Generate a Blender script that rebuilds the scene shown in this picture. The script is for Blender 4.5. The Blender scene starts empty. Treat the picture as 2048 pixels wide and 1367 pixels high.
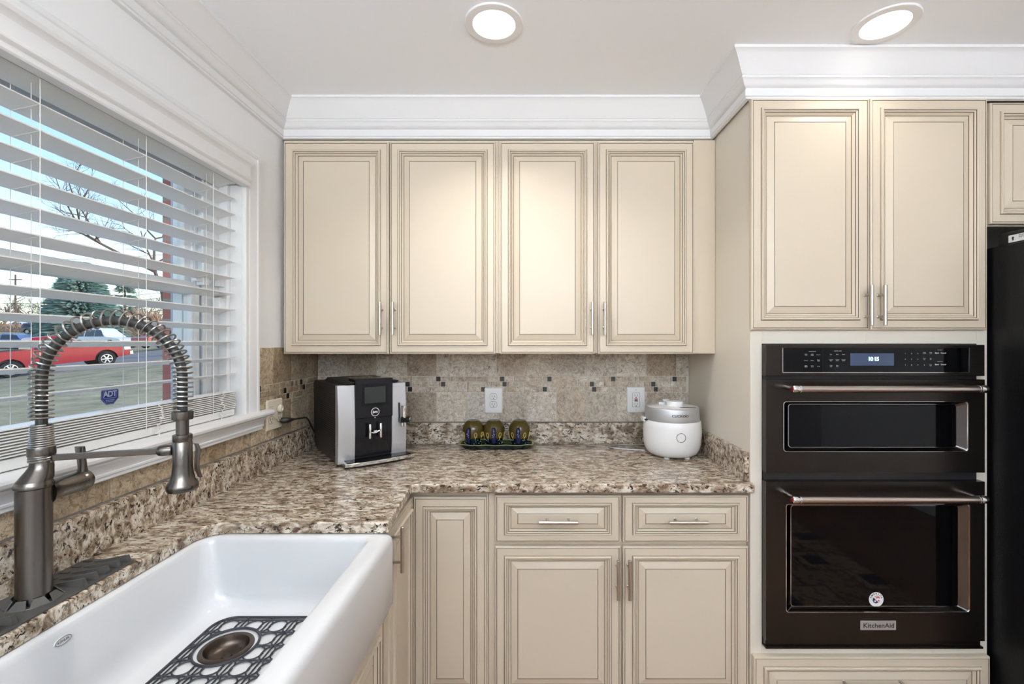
import bpy, bmesh, math, random
from mathutils import Vector, Matrix

random.seed(11)
S = bpy.context.scene
COL = S.collection
PI = math.pi
EYE = 1.42            # eye height above the kitchen floor

# ------------------------------------------------------------------ camera, sky, sun, exposure
cam_d = bpy.data.cameras.new('camera')
cam = bpy.data.objects.new('camera', cam_d)
COL.objects.link(cam)
cam.location = (0, 0, EYE)
cam.rotation_euler = (PI / 2, 0, 0)
cam_d.sensor_width = 36
cam_d.lens = 916 / 2048 * 36
cam_d.shift_x = -34 / 2048
cam_d.shift_y = 0.0
cam_d.clip_start = 0.02
cam_d.clip_end = 900
S.camera = cam

S.view_settings.view_transform = 'Standard'
S.view_settings.look = 'None'
S.view_settings.exposure = 0.27
S.view_settings.gamma = 1.0
S.view_settings.use_curve_mapping = False
S.cycles.use_denoising = True
S.cycles.max_bounces = 10
S.cycles.diffuse_bounces = 6
S.cycles.glossy_bounces = 4
S.cycles.transparent_max_bounces = 12
S.cycles.caustics_reflective = False
S.cycles.caustics_refractive = False
S.cycles.sample_clamp_indirect = 6.0

world = bpy.data.worlds.new('sky')
S.world = world
world.use_nodes = True
wn = world.node_tree.nodes
wl = world.node_tree.links
bg = wn['Background']
sky = wn.new('ShaderNodeTexSky')
sky.sky_type = 'NISHITA'
sky.sun_disc = False
sky.sun_elevation = math.radians(24)
sky.sun_rotation = math.radians(75)
sky.air_density = 1.0
sky.dust_density = 0.6
sky.ozone_density = 1.5
wl.new(sky.outputs[0], bg.inputs[0])
bg.inputs[1].default_value = 0.32

sun_d = bpy.data.lights.new('sun', 'SUN')
sun = bpy.data.objects.new('sun', sun_d)
COL.objects.link(sun)
sun_d.energy = 2.0
sun_d.color = (1.0, 0.92, 0.82)
sun_d.angle = math.radians(0.6)
sun.rotation_euler = (math.radians(0), math.radians(62), math.radians(14))   # low winter sun from behind the house

# added fill light at the unseen rear window, tilted up to brighten the ceiling
fill_d = bpy.data.lights.new('rear_fill', 'AREA')
fill = bpy.data.objects.new('rear_fill', fill_d)
COL.objects.link(fill)
fill_d.shape = 'RECTANGLE'
fill_d.size = 1.7
fill_d.size_y = 0.95
fill_d.energy = 200
fill_d.color = (0.90, 0.955, 1.0)
fill.location = (0.3, -1.86, 1.80)
fill.rotation_euler = (PI / 2 + math.radians(80), 0, 0)

LAMP_W = 2.15
LAMP_COL = (1.0, 0.95, 0.90)

# ------------------------------------------------------------------ mesh helpers
ORG = {}

def V(*a):
    return Vector(a)

def frame_of(d):
    d = d.normalized()
    a = Vector((0, 0, 1)) if abs(d.z) < 0.9 else Vector((1, 0, 0))
    u = d.cross(a).normalized()
    return u, d.cross(u).normalized()

class MB:
    def __init__(self):
        self.v = []; self.f = []; self.m = []; self.c = []; self.col = None
    def add(self, vs, fs, mi=0):
        b = len(self.v)
        self.v.extend([Vector(p) for p in vs])
        for k, f in enumerate(fs):
            self.f.append([b + i for i in f])
            self.m.append(mi[k] if isinstance(mi, (list, tuple)) else mi)
            self.c.append(self.col)
        return self
    def box(self, x0, x1, y0, y1, z0, z1, mi=0):
        x0, x1 = sorted((x0, x1)); y0, y1 = sorted((y0, y1)); z0, z1 = sorted((z0, z1))
        vs = [(x0, y0, z0), (x1, y0, z0), (x1, y1, z0), (x0, y1, z0), (x0, y0, z1), (x1, y0, z1), (x1, y1, z1), (x0, y1, z1)]
        return self.add(vs, [(0, 3, 2, 1), (4, 5, 6, 7), (0, 1, 5, 4), (1, 2, 6, 5), (2, 3, 7, 6), (3, 0, 4, 7)], mi)
    def obox(self, c, u, v, w, mi=0):          # centre and three half-axis vectors
        c, u, v, w = Vector(c), Vector(u), Vector(v), Vector(w)
        vs = [c + su * u + sv * v + sw * w for sw in (-1, 1) for su, sv in ((-1, -1), (1, -1), (1, 1), (-1, 1))]
        return self.add(vs, [(0, 3, 2, 1), (4, 5, 6, 7), (0, 1, 5, 4), (1, 2, 6, 5), (2, 3, 7, 6), (3, 0, 4, 7)], mi)
    def tube(self, pts, r, n=8, mi=0, closed=False, cap=True):
        pts = [Vector(p) for p in pts]
        N = len(pts)
        rr = r if isinstance(r, (list, tuple)) else [r] * N
        T = []
        for i in range(N):
            if closed:
                t = pts[(i + 1) % N] - pts[i - 1]
            else:
                t = pts[min(i + 1, N - 1)] - pts[max(i - 1, 0)]
            T.append(t.normalized() if t.length > 1e-9 else Vector((0, 0, 1)))
        u, w = frame_of(T[0])
        vs, fs = [], []
        for i in range(N):
            u = (u - T[i] * u.dot(T[i]))
            u = u.normalized() if u.length > 1e-6 else frame_of(T[i])[0]
            w = T[i].cross(u)
            for k in range(n):
                a = 2 * PI * k / n
                vs.append(pts[i] + (u * math.cos(a) + w * math.sin(a)) * rr[i])
        for i in range(N if closed else N - 1):
            j = (i + 1) % N
            for k in range(n):
                l = (k + 1) % n
                fs.append((i * n + k, i * n + l, j * n + l, j * n + k))
        if cap and not closed:
            fs.append(tuple(reversed(range(n))))
            fs.append(tuple((N - 1) * n + k for k in range(n)))
        return self.add(vs, fs, mi)
    def cyl(self, p0, p1, r, r2=None, n=24, mi=0):
        return self.tube([p0, p1], [r, r if r2 is None else r2], n, mi)
    def lathe(self, prof, c=(0, 0, 0), d=(0, 0, 1), n=32, mi=0, sx=1.0, sy=1.0, cap=True):
        c, d = Vector(c), Vector(d).normalized()
        if abs(d.z) > 0.99:
            u, w = Vector((1, 0, 0)), Vector((0, 1, 0))
        else:
            u, w = frame_of(d)
        vs, fs, ms = [], [], []
        for (r, h) in prof:
            for k in range(n):
                a = 2 * PI * k / n
                vs.append(c + d * h + u * (r * math.cos(a) * sx) + w * (r * math.sin(a) * sy))
        for i in range(len(prof) - 1):
            for k in range(n):
                l = (k + 1) % n
                fs.append((i * n + k, i * n + l, (i + 1) * n + l, (i + 1) * n + k))
                ms.append(mi[i] if isinstance(mi, (list, tuple)) else mi)
        if cap:
            fs.append(tuple(reversed(range(n)))); ms.append(mi[0] if isinstance(mi, (list, tuple)) else mi)
            fs.append(tuple((len(prof) - 1) * n + k for k in range(n))); ms.append(mi[-1] if isinstance(mi, (list, tuple)) else mi)
        return self.add(vs, fs, ms)
    def prism(self, poly, O, u, v, n, d0, d1, mi=0):
        O, u, v, n = Vector(O), Vector(u), Vector(v), Vector(n)
        a = [O + u * p[0] + v * p[1] + n * d0 for p in poly]
        b = [O + u * p[0] + v * p[1] + n * d1 for p in poly]
        N = len(poly)
        fs = [tuple(range(N)), tuple(reversed(range(N, 2 * N)))]
        fs += [(i, (i + 1) % N, N + (i + 1) % N, N + i) for i in range(N)]
        return self.add(a + b, fs, mi)
    def loft(self, rings, mi=0, cap0=True, cap1=True):
        n = len(rings[0]); vs, fs, ms = [], [], []
        for r in rings: vs.extend(r)
        for i in range(len(rings) - 1):
            for k in range(n):
                l = (k + 1) % n
                fs.append((i * n + k, i * n + l, (i + 1) * n + l, (i + 1) * n + k))
                ms.append(mi[i] if isinstance(mi, (list, tuple)) else mi)
        m0 = mi[0] if isinstance(mi, (list, tuple)) else mi
        m1 = mi[-1] if isinstance(mi, (list, tuple)) else mi
        if cap0: fs.append(tuple(reversed(range(n)))); ms.append(m0)
        if cap1: fs.append(tuple((len(rings) - 1) * n + k for k in range(n))); ms.append(m1)
        return self.add(vs, fs, ms)
    def build(self, name, mats, parent=None, org=None, bevel=0, seg=2, ang=35, smooth=True, local=False, recalc=True):
        if not isinstance(mats, (list, tuple)): mats = [mats]
        if parent is not None:
            o_w = ORG[parent.name]
        elif org is not None:
            o_w = Vector(org)
        else:
            xs = [p.x for p in self.v]; ys = [p.y for p in self.v]; zs = [p.z for p in self.v]
            o_w = Vector(((min(xs) + max(xs)) / 2, (min(ys) + max(ys)) / 2, min(zs)))
        me = bpy.data.meshes.new(name)
        me.from_pydata([p - o_w for p in self.v], [], self.f)
        for m in mats: me.materials.append(m)
        for p, mi in zip(me.polygons, self.m): p.material_index = mi
        if any(c is not None for c in self.c):
            ca = me.color_attributes.new('tint', 'FLOAT_COLOR', 'CORNER')
            for p, c in zip(me.polygons, self.c):
                for li in p.loop_indices:
                    ca.data[li].color = (*(c or (1, 1, 1)), 1)
        if recalc:
            bm = bmesh.new(); bm.from_mesh(me)
            bmesh.ops.recalc_face_normals(bm, faces=bm.faces)
            bm.to_mesh(me); bm.free()
        if smooth:
            for p in me.polygons: p.use_smooth = True
            me.set_sharp_from_angle(angle=math.radians(ang))
        me.update()
        o = bpy.data.objects.new(name, me)
        COL.objects.link(o)
        if parent is not None:
            o.parent = parent
        else:
            o.location = o_w
        ORG[o.name] = o_w.copy()
        if bevel:
            b = o.modifiers.new('bevel', 'BEVEL')
            b.width = bevel; b.segments = seg; b.limit_method = 'ANGLE'; b.angle_limit = math.radians(50)
            b.harden_normals = True
        return o

def tag(o, label=None, cat=None, group=None, kind=None):
    if label: o['label'] = label
    if cat: o['category'] = cat
    if group: o['group'] = group
    if kind: o['kind'] = kind
    return o

def thing(name, label, cat, loc, rz=0, group=None, local=False):
    o = bpy.data.objects.new(name, None)
    COL.objects.link(o)
    o.empty_display_size = 0.05
    o.location = loc; o.rotation_euler = (0, 0, rz)
    ORG[o.name] = Vector((0, 0, 0)) if local else Vector(loc)
    return tag(o, label, cat, group)

def copy_thing(root, loc, rz=None, label=None, group=None):
    r = root.copy(); COL.objects.link(r); r.location = loc
    if rz is not None: r.rotation_euler = (0, 0, rz)
    if label: r['label'] = label
    if group: r['group'] = group
    for ch in list(root.children):
        c = ch.copy(); COL.objects.link(c); c.parent = r
        for g in list(ch.children):
            d = g.copy(); COL.objects.link(d); d.parent = c
    return r

def text_mesh(s, size, bold=0.0, align='CENTER', sx=1.0, spacing=1.0):
    cu = bpy.data.curves.new('lettering', 'FONT')
    cu.body = s; cu.size = size; cu.align_x = align; cu.align_y = 'CENTER'; cu.offset = bold; cu.space_character = spacing
    o = bpy.data.objects.new('lettering', cu)
    COL.objects.link(o)
    dg = bpy.context.evaluated_depsgraph_get()
    me = bpy.data.meshes.new_from_object(o.evaluated_get(dg))
    vs = [Vector((v.co.x * sx, v.co.y, 0)) for v in me.vertices]
    fs = [tuple(p.vertices) for p in me.polygons]
    bpy.data.objects.remove(o); bpy.data.curves.remove(cu); bpy.data.meshes.remove(me)
    return vs, fs

def put_text(mb, s, O, u, v, size, mi=0, bold=0.0, align='CENTER', sx=1.0, fn=None, spacing=1.0):
    vs, fs = text_mesh(s, size, bold, align, sx, spacing)
    O, u, v = Vector(O), Vector(u), Vector(v)
    mb.add([fn(p.x, p.y) if fn else O + u * p.x + v * p.y for p in vs], fs, mi)

def rrect(x0, x1, y0, y1, r, z, k=6):
    pts = []
    for cx, cy, a0 in ((x1 - r, y1 - r, 0), (x0 + r, y1 - r, 90), (x0 + r, y0 + r, 180), (x1 - r, y0 + r, 270)):
        for i in range(k + 1):
            a = math.radians(a0 + 90 * i / k)
            pts.append(Vector((cx + r * math.cos(a), cy + r * math.sin(a), z)))
    return pts

# ------------------------------------------------------------------ materials
def srgb(r, g, b):
    f = lambda c: (c / 255 / 12.92) if c / 255 <= 0.04045 else ((c / 255 + 0.055) / 1.055) ** 2.4
    return (f(r), f(g), f(b))

def pmat(name, col, rough=0.5, metal=0.0, spec=0.5, coat=0.0, emit=None, emit_s=0, noise=None, bump=0, bscale=200, aniso=0, trans=0):
    m = bpy.data.materials.new(name); m.use_nodes = True
    nt = m.node_tree; n = nt.nodes; l = nt.links
    b = n['Principled BSDF']
    b.inputs['Base Color'].default_value = (*col, 1)
    b.inputs['Roughness'].default_value = rough
    b.inputs['Metallic'].default_value = metal
    b.inputs['Specular IOR Level'].default_value = spec
    b.inputs['Coat Weight'].default_value = coat
    b.inputs['Coat Roughness'].default_value = 0.08
    b.inputs['Anisotropic'].default_value = aniso
    b.inputs['Transmission Weight'].default_value = trans
    if emit:
        b.inputs['Emission Color'].default_value = (*emit, 1); b.inputs['Emission Strength'].default_value = emit_s
    if noise or bump:
        g = n.new('ShaderNodeNewGeometry')
        t = n.new('ShaderNodeTexNoise'); t.inputs['Scale'].default_value = noise[0] if noise else bscale
        t.inputs['Detail'].default_value = 4
        l.new(g.outputs['Position'], t.inputs['Vector'])
        if noise:
            r = n.new('ShaderNodeMix'); r.data_type = 'RGBA'
            r.inputs['A'].default_value = (*[c * (1 - noise[1]) for c in col], 1)
            r.inputs['B'].default_value = (*[min(1, c * (1 + noise[1])) for c in col], 1)
            l.new(t.outputs['Fac'], r.inputs['Factor']); l.new(r.outputs['Result'], b.inputs['Base Color'])
        if bump:
            t2 = n.new('ShaderNodeTexNoise'); t2.inputs['Scale'].default_value = bscale; t2.inputs['Detail'].default_value = 3
            l.new(g.outputs['Position'], t2.inputs['Vector'])
            bp = n.new('ShaderNodeBump'); bp.inputs['Strength'].default_value = bump; bp.inputs['Distance'].default_value = 0.002
            l.new(t2.outputs['Fac'], bp.inputs['Height']); l.new(bp.outputs['Normal'], b.inputs['Normal'])
    return m

def ramp(n, stops, interp='LINEAR'):
    r = n.new('ShaderNodeValToRGB'); r.color_ramp.interpolation = interp
    e = r.color_ramp.elements
    while len(e) < len(stops): e.new(0.5)
    for x, (p, c) in zip(e, stops):
        x.position = p; x.color = (*c, 1)
    return r

def granite_mat():
    m = bpy.data.materials.new('granite'); m.use_nodes = True
    nt = m.node_tree; n = nt.nodes; l = nt.links; b = n['Principled BSDF']
    g = n.new('ShaderNodeNewGeometry')
    mp = n.new('ShaderNodeMapping'); mp.inputs['Rotation'].default_value = (0.2, 0.1, 0.5); mp.inputs['Scale'].default_value = (0.62, 1.35, 1.0)
    l.new(g.outputs['Position'], mp.inputs['Vector'])
    def noise(scale, detail, rough, dist=0.0):
        t = n.new('ShaderNodeTexNoise'); t.inputs['Scale'].default_value = scale; t.inputs['Detail'].default_value = detail
        t.inputs['Roughness'].default_value = rough; t.inputs['Distortion'].default_value = dist
        l.new(mp.outputs[0], t.inputs['Vector']); return t
    base = noise(36, 6, 0.66, 0.6)
    r1 = ramp(n, [(0.38, srgb(108, 88, 70)), (0.46, srgb(158, 140, 120)), (0.54, srgb(196, 183, 166)), (0.64, srgb(222, 213, 200))])
    l.new(base.outputs['Fac'], r1.inputs[0])
    gray = noise(70, 4, 0.62, 0.7)
    r2 = ramp(n, [(0.56, (0, 0, 0)), (0.62, (1, 1, 1))])
    l.new(gray.outputs['Fac'], r2.inputs[0])
    mx = n.new('ShaderNodeMix'); mx.data_type = 'RGBA'; mx.inputs['B'].default_value = (*srgb(122, 110, 94), 1)
    l.new(r2.outputs[0], mx.inputs['Factor']); l.new(r1.outputs[0], mx.inputs['A'])
    dk = noise(84, 3, 0.62, 0.9)
    r3 = ramp(n, [(0.575, (0, 0, 0)), (0.61, (1, 1, 1))])
    l.new(dk.outputs['Fac'], r3.inputs[0])
    mx2 = n.new('ShaderNodeMix'); mx2.data_type = 'RGBA'; mx2.inputs['B'].default_value = (*srgb(52, 42, 35), 1)
    l.new(r3.outputs[0], mx2.inputs['Factor']); l.new(mx.outputs['Result'], mx2.inputs['A'])
    rd = noise(30, 3, 0.55, 0.5)
    r4 = ramp(n, [(0.665, (0, 0, 0)), (0.70, (1, 1, 1))])
    l.new(rd.outputs['Fac'], r4.inputs[0])
    mx3 = n.new('ShaderNodeMix'); mx3.data_type = 'RGBA'; mx3.inputs['B'].default_value = (*srgb(84, 54, 46), 1)
    l.new(r4.outputs[0], mx3.inputs['Factor']); l.new(mx2.outputs['Result'], mx3.inputs['A'])
    l.new(mx3.outputs['Result'], b.inputs['Base Color'])
    b.inputs['Roughness'].default_value = 0.16
    return m

def travertine_mat():
    m = bpy.data.materials.new('travertine'); m.use_nodes = True
    nt = m.node_tree; n = nt.nodes; l = nt.links; b = n['Principled BSDF']
    g = n.new('ShaderNodeNewGeometry')
    at = n.new('ShaderNodeAttribute'); at.attribute_name = 'tint'
    def noise(scale, detail, rough, dist=0.0):
        t = n.new('ShaderNodeTexNoise'); t.inputs['Scale'].default_value = scale; t.inputs['Detail'].default_value = detail
        t.inputs['Roughness'].default_value = rough; t.inputs['Distortion'].default_value = dist
        l.new(g.outputs['Position'], t.inputs['Vector']); return t
    a = noise(30, 10, 0.74, 1.6)
    r1 = ramp(n, [(0.32, (0.42, 0.37, 0.32)), (0.44, (0.84, 0.80, 0.76)), (0.56, (1.14, 1.14, 1.15)), (0.70, (1.42, 1.42, 1.42))])
    l.new(a.outputs['Fac'], r1.inputs[0])
    mu = n.new('ShaderNodeMix'); mu.data_type = 'RGBA'; mu.blend_type = 'MULTIPLY'; mu.inputs['Factor'].default_value = 1
    l.new(at.outputs['Color'], mu.inputs['A']); l.new(r1.outputs[0], mu.inputs['B'])
    pit = noise(120, 3, 0.7, 1.5)
    r2 = ramp(n, [(0.58, (0, 0, 0)), (0.64, (1, 1, 1))])
    l.new(pit.outputs['Fac'], r2.inputs[0])
    mx = n.new('ShaderNodeMix'); mx.data_type = 'RGBA'; mx.blend_type = 'MULTIPLY'; mx.inputs['B'].default_value = (0.42, 0.38, 0.34, 1)
    l.new(r2.outputs[0], mx.inputs['Factor']); l.new(mu.outputs['Result'], mx.inputs['A'])
    vn = noise(11, 5, 0.6, 2.2)
    sb = n.new('ShaderNodeMath'); sb.operation = 'SUBTRACT'; sb.inputs[1].default_value = 0.5; l.new(vn.outputs['Fac'], sb.inputs[0])
    ab = n.new('ShaderNodeMath'); ab.operation = 'ABSOLUTE'; l.new(sb.outputs[0], ab.inputs[0])
    r5 = ramp(n, [(0.0, (1, 1, 1)), (0.008, (0.7, 0.7, 0.7)), (0.020, (0, 0, 0))]); l.new(ab.outputs[0], r5.inputs[0])
    mv = n.new('ShaderNodeMix'); mv.data_type = 'RGBA'; mv.blend_type = 'MULTIPLY'; mv.inputs['B'].default_value = (0.56, 0.50, 0.44, 1)
    l.new(r5.outputs[0], mv.inputs['Factor']); l.new(mx.outputs['Result'], mv.inputs['A'])
    l.new(mv.outputs['Result'], b.inputs['Base Color'])
    b.inputs['Roughness'].default_value = 0.45
    bp = n.new('ShaderNodeBump'); bp.inputs['Strength'].default_value = 0.25; bp.inputs['Distance'].default_value = 0.0015; bp.invert = True
    l.new(pit.outputs['Fac'], bp.inputs['Height']); l.new(bp.outputs['Normal'], b.inputs['Normal'])
    return m

def brick_mat():
    m = bpy.data.materials.new('red_brick'); m.use_nodes = True
    nt = m.node_tree; n = nt.nodes; l = nt.links; b = n['Principled BSDF']
    g = n.new('ShaderNodeNewGeometry'); sx = n.new('ShaderNodeSeparateXYZ'); l.new(g.outputs['Position'], sx.inputs[0])
    ad = n.new('ShaderNodeMath'); ad.operation = 'ADD'; l.new(sx.outputs['X'], ad.inputs[0]); l.new(sx.outputs['Y'], ad.inputs[1])
    cb = n.new('ShaderNodeCombineXYZ'); l.new(ad.outputs[0], cb.inputs['X']); l.new(sx.outputs['Z'], cb.inputs['Y'])
    t = n.new('ShaderNodeTexBrick'); t.inputs['Scale'].default_value = 1.0
    t.inputs['Brick Width'].default_value = 0.21; t.inputs['Row Height'].default_value = 0.075; t.inputs['Mortar Size'].default_value = 0.006
    t.inputs['Color1'].default_value = (*srgb(208, 140, 128), 1); t.inputs['Color2'].default_value = (*srgb(180, 116, 108), 1)
    t.inputs['Mortar'].default_value = (*srgb(170, 160, 150), 1)
    l.new(cb.outputs[0], t.inputs['Vector']); l.new(t.outputs['Color'], b.inputs['Base Color'])
    b.inputs['Roughness'].default_value = 0.9
    return m

def floor_mat():
    m = bpy.data.materials.new('wood_floor'); m.use_nodes = True
    nt = m.node_tree; n = nt.nodes; l = nt.links; b = n['Principled BSDF']
    g = n.new('ShaderNodeNewGeometry')
    t = n.new('ShaderNodeTexBrick'); t.inputs['Scale'].default_value = 1.0
    t.inputs['Brick Width'].default_value = 0.9; t.inputs['Row Height'].default_value = 0.09; t.inputs['Mortar Size'].default_value = 0.0012
    t.inputs['Color1'].default_value = (*srgb(128, 82, 48), 1); t.inputs['Color2'].default_value = (*srgb(104, 64, 38), 1); t.inputs['Mortar'].default_value = (*srgb(40, 26, 18), 1)
    l.new(g.outputs['Position'], t.inputs['Vector']); l.new(t.outputs['Color'], b.inputs['Base Color'])
    b.inputs['Roughness'].default_value = 0.35
    return m

def rug_mat():
    m = bpy.data.materials.new('woven_rug'); m.use_nodes = True
    nt = m.node_tree; n = nt.nodes; l = nt.links; b = n['Principled BSDF']
    tc = n.new('ShaderNodeTexCoord')
    v = n.new('ShaderNodeTexVoronoi'); v.inputs['Scale'].default_value = 4.2; v.distance = 'CHEBYCHEV'
    l.new(tc.outputs['Object'], v.inputs['Vector'])
    r = ramp(n, [(0.10, srgb(60, 62, 74)), (0.22, srgb(72, 66, 66)), (0.26, srgb(190, 160, 130)), (0.42, srgb(182, 146, 116)), (0.46, srgb(96, 92, 96)), (0.52, srgb(176, 146, 116))], 'CONSTANT')
    l.new(v.outputs['Distance'], r.inputs[0])
    nz = n.new('ShaderNodeTexNoise'); nz.inputs['Scale'].default_value = 26; l.new(tc.outputs['Object'], nz.inputs['Vector'])
    r2 = ramp(n, [(0.52, (1, 1, 1)), (0.58, (0.42, 0.42, 0.48))])
    l.new(nz.outputs['Fac'], r2.inputs[0])
    mu = n.new('ShaderNodeMix'); mu.data_type = 'RGBA'; mu.blend_type = 'MULTIPLY'; mu.inputs['Factor'].default_value = 1
    l.new(r.outputs[0], mu.inputs['A']); l.new(r2.outputs[0], mu.inputs['B']); l.new(mu.outputs['Result'], b.inputs['Base Color'])
    b.inputs['Roughness'].default_value = 0.95
    return m

def lawn_mat():
    m = bpy.data.materials.new('winter_lawn'); m.use_nodes = True
    nt = m.node_tree; n = nt.nodes; l = nt.links; b = n['Principled BSDF']
    g = n.new('ShaderNodeNewGeometry')
    t = n.new('ShaderNodeTexNoise'); t.inputs['Scale'].default_value = 0.9; t.inputs['Detail'].default_value = 9; t.inputs['Roughness'].default_value = 0.75
    l.new(g.outputs['Position'], t.inputs['Vector'])
    r = ramp(n, [(0.35, srgb(126, 124, 98)), (0.52, srgb(160, 152, 128)), (0.68, srgb(186, 174, 146))])
    l.new(t.outputs['Fac'], r.inputs[0]); l.new(r.outputs[0], b.inputs['Base Color'])
    b.inputs['Roughness'].default_value = 1.0; b.inputs['Specular IOR Level'].default_value = 0.1
    return m

M = {}
M['cream'] = pmat('cream_cabinet_paint', (0.60, 0.517, 0.405), 0.38, noise=(3, 0.03))
M['glaze'] = pmat('brown_glaze', (0.115, 0.085, 0.06), 0.5)
M['gloss_white'] = pmat('white_trim_paint', (0.76, 0.76, 0.765), 0.32, noise=(2, 0.015))
M['wall'] = pmat('white_wall_paint', (0.80, 0.805, 0.815), 0.6, bump=0.08, bscale=300, noise=(2, 0.015))
M['panel_paint'] = pmat('beige_panel_paint', (0.72, 0.665, 0.575), 0.5, noise=(2, 0.02))
M['ceiling'] = pmat('ceiling_paint', (0.92, 0.945, 0.975), 0.75, bump=0.1, bscale=250, noise=(2, 0.015))
M['granite'] = granite_mat()
M['trav'] = travertine_mat()
M['grout'] = pmat('grout', srgb(216, 208, 194), 0.9, noise=(80, 0.1))
M['brick'] = brick_mat()
M['floor'] = floor_mat()
M['rug'] = rug_mat()
M['lawn'] = lawn_mat()
M['asphalt'] = pmat('asphalt', srgb(132, 130, 130), 0.9, noise=(6, 0.15))
M['vinyl'] = pmat('white_vinyl', (0.80, 0.81, 0.82), 0.35)
M['vinyl_out'] = pmat('exterior_trim', srgb(168, 178, 200), 0.4)
M['slat'] = pmat('blind_slat', (0.80, 0.80, 0.79), 0.35)
M['cord'] = pmat('white_cord', (0.80, 0.78, 0.75), 0.8)
M['nickel'] = pmat('brushed_nickel', (0.36, 0.345, 0.325), 0.30, 1.0)
M['pull'] = pmat('satin_nickel_pull', (0.56, 0.52, 0.47), 0.33, 1.0)
M['steel_dark'] = pmat('dark_brushed_nickel', (0.165, 0.150, 0.136), 0.27, 1.0)
M['chrome'] = pmat('chrome', (0.82, 0.82, 0.82), 0.08, 1.0)
M['blacksteel'] = pmat('black_stainless_steel', (0.040, 0.033, 0.029), 0.27, 0.85)
M['bar'] = pmat('warm_stainless_bar', (0.60, 0.53, 0.47), 0.26, 1.0)
M['blackglass'] = pmat('black_glass', (0.002, 0.002, 0.0025), 0.03, 0, 0.24)
M['darkchrome'] = pmat('dark_chrome', (0.10, 0.09, 0.085), 0.12, 1.0)
M['blackgloss'] = pmat('black_gloss_plastic', (0.005, 0.005, 0.006), 0.10, 0, 0.3)
M['blackmat'] = pmat('black_plastic', (0.013, 0.012, 0.012), 0.42)
M['fridge'] = pmat('black_textured_steel', (0.004, 0.004, 0.005), 0.36, 0, 0.3, bump=0.35, bscale=260)
M['silver'] = pmat('silver_plastic', (0.55, 0.55, 0.56), 0.42, 0.7)
M['porcelain'] = pmat('white_porcelain', (0.66, 0.665, 0.675), 0.08, 0, 0.5)
M['white_pl'] = pmat('white_plastic', (0.82, 0.82, 0.82), 0.25)
M['almond'] = pmat('almond_plastic', (0.78, 0.70, 0.57), 0.35)
M['rubber'] = pmat('dark_rubber', (0.028, 0.028, 0.036), 0.55)
M['silicone'] = pmat('grey_silicone', (0.070, 0.067, 0.062), 0.42)
M['strainer'] = pmat('dark_mesh_strainer', (0.11, 0.085, 0.07), 0.38, 1.0)
M['hose'] = pmat('dark_hose', (0.035, 0.036, 0.034), 0.45)
M['dark'] = pmat('dark_slot', (0.012, 0.011, 0.01), 0.7)
M['red'] = pmat('red_button', srgb(190, 40, 60), 0.35)
M['maroon'] = pmat('maroon_medallion', srgb(120, 20, 26), 0.25)
M['olive'] = pmat('olive_glaze', srgb(76, 64, 26), 0.12, 0, 0.5, noise=(30, 0.25))
M['navy'] = pmat('cobalt_glaze', srgb(14, 22, 66), 0.10, noise=(60, 0.3))
M['teal'] = pmat('dark_teal_glaze', srgb(16, 36, 40), 0.12, noise=(60, 0.4))
M['yellow'] = pmat('yellow_slip', srgb(206, 184, 110), 0.25)
M['dotwhite'] = pmat('white_slip', srgb(196, 206, 214), 0.25)
M['tray_rim'] = pmat('pale_green_glaze', srgb(176, 172, 122), 0.2)
M['tray_in'] = pmat('green_glaze', srgb(52, 72, 40), 0.15)
M['print_white'] = pmat('white_print', (0.55, 0.55, 0.56), 0.5)
M['print_dark'] = pmat('dark_print', (0.02, 0.02, 0.02), 0.5)
M['led'] = pmat('lit_clock_digits', (0.5, 0.8, 0.9), 0.5, emit=(0.66, 0.92, 1.0), emit_s=1.3)
M['lcd'] = pmat('blue_display', srgb(40, 52, 78), 0.15, emit=(0.05, 0.075, 0.13), emit_s=0.3)
M['screen'] = pmat('grey_screen', srgb(36, 38, 36), 0.10)
M['paper'] = pmat('white_paper', (0.82, 0.82, 0.82), 0.6)
M['adt'] = pmat('blue_vinyl_sticker', srgb(26, 52, 140), 0.35)
M['adt_w'] = pmat('pale_sticker_print', srgb(200, 206, 216), 0.4)
M['flag_red'] = pmat('red_print', srgb(186, 52, 62), 0.4)
M['flag_blue'] = pmat('navy_print', srgb(30, 34, 80), 0.4)
M['diffuser'] = pmat('lit_diffuser', (0.9, 0.9, 0.9), 0.5, emit=(1.0, 0.97, 0.93), emit_s=3.0)
M['carred'] = pmat('red_car_paint', srgb(150, 4, 42), 0.3, coat=0.25)
M['carwhite'] = pmat('white_car_paint', srgb(212, 216, 222), 0.25, coat=0.5)
M['carblue'] = pmat('blue_car_paint', srgb(92, 120, 166), 0.25, coat=0.5)
M['cardark'] = pmat('dark_grey_car_paint', srgb(70, 76, 88), 0.25, coat=0.5)
M['carglass'] = pmat('tinted_car_glass', srgb(44, 54, 66), 0.05)
M['tyre'] = pmat('tyre_rubber', srgb(34, 34, 36), 0.8)
M['alloy'] = pmat('alloy_wheel', (0.62, 0.62, 0.64), 0.3, 0.7)
M['conifer'] = pmat('conifer_needles', srgb(128, 156, 150), 0.9, noise=(1.5, 0.35))
M['pine'] = pmat('pine_needles', srgb(138, 160, 148), 0.9, noise=(1.5, 0.3))
M['bark'] = pmat('bare_bark', srgb(112, 96, 86), 0.9, noise=(4, 0.2))
M['twig'] = pmat('brown_twigs', srgb(176, 148, 128), 0.95, noise=(2, 0.3))
M['wire'] = pmat('power_cable', srgb(70, 74, 84), 0.7)

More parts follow.
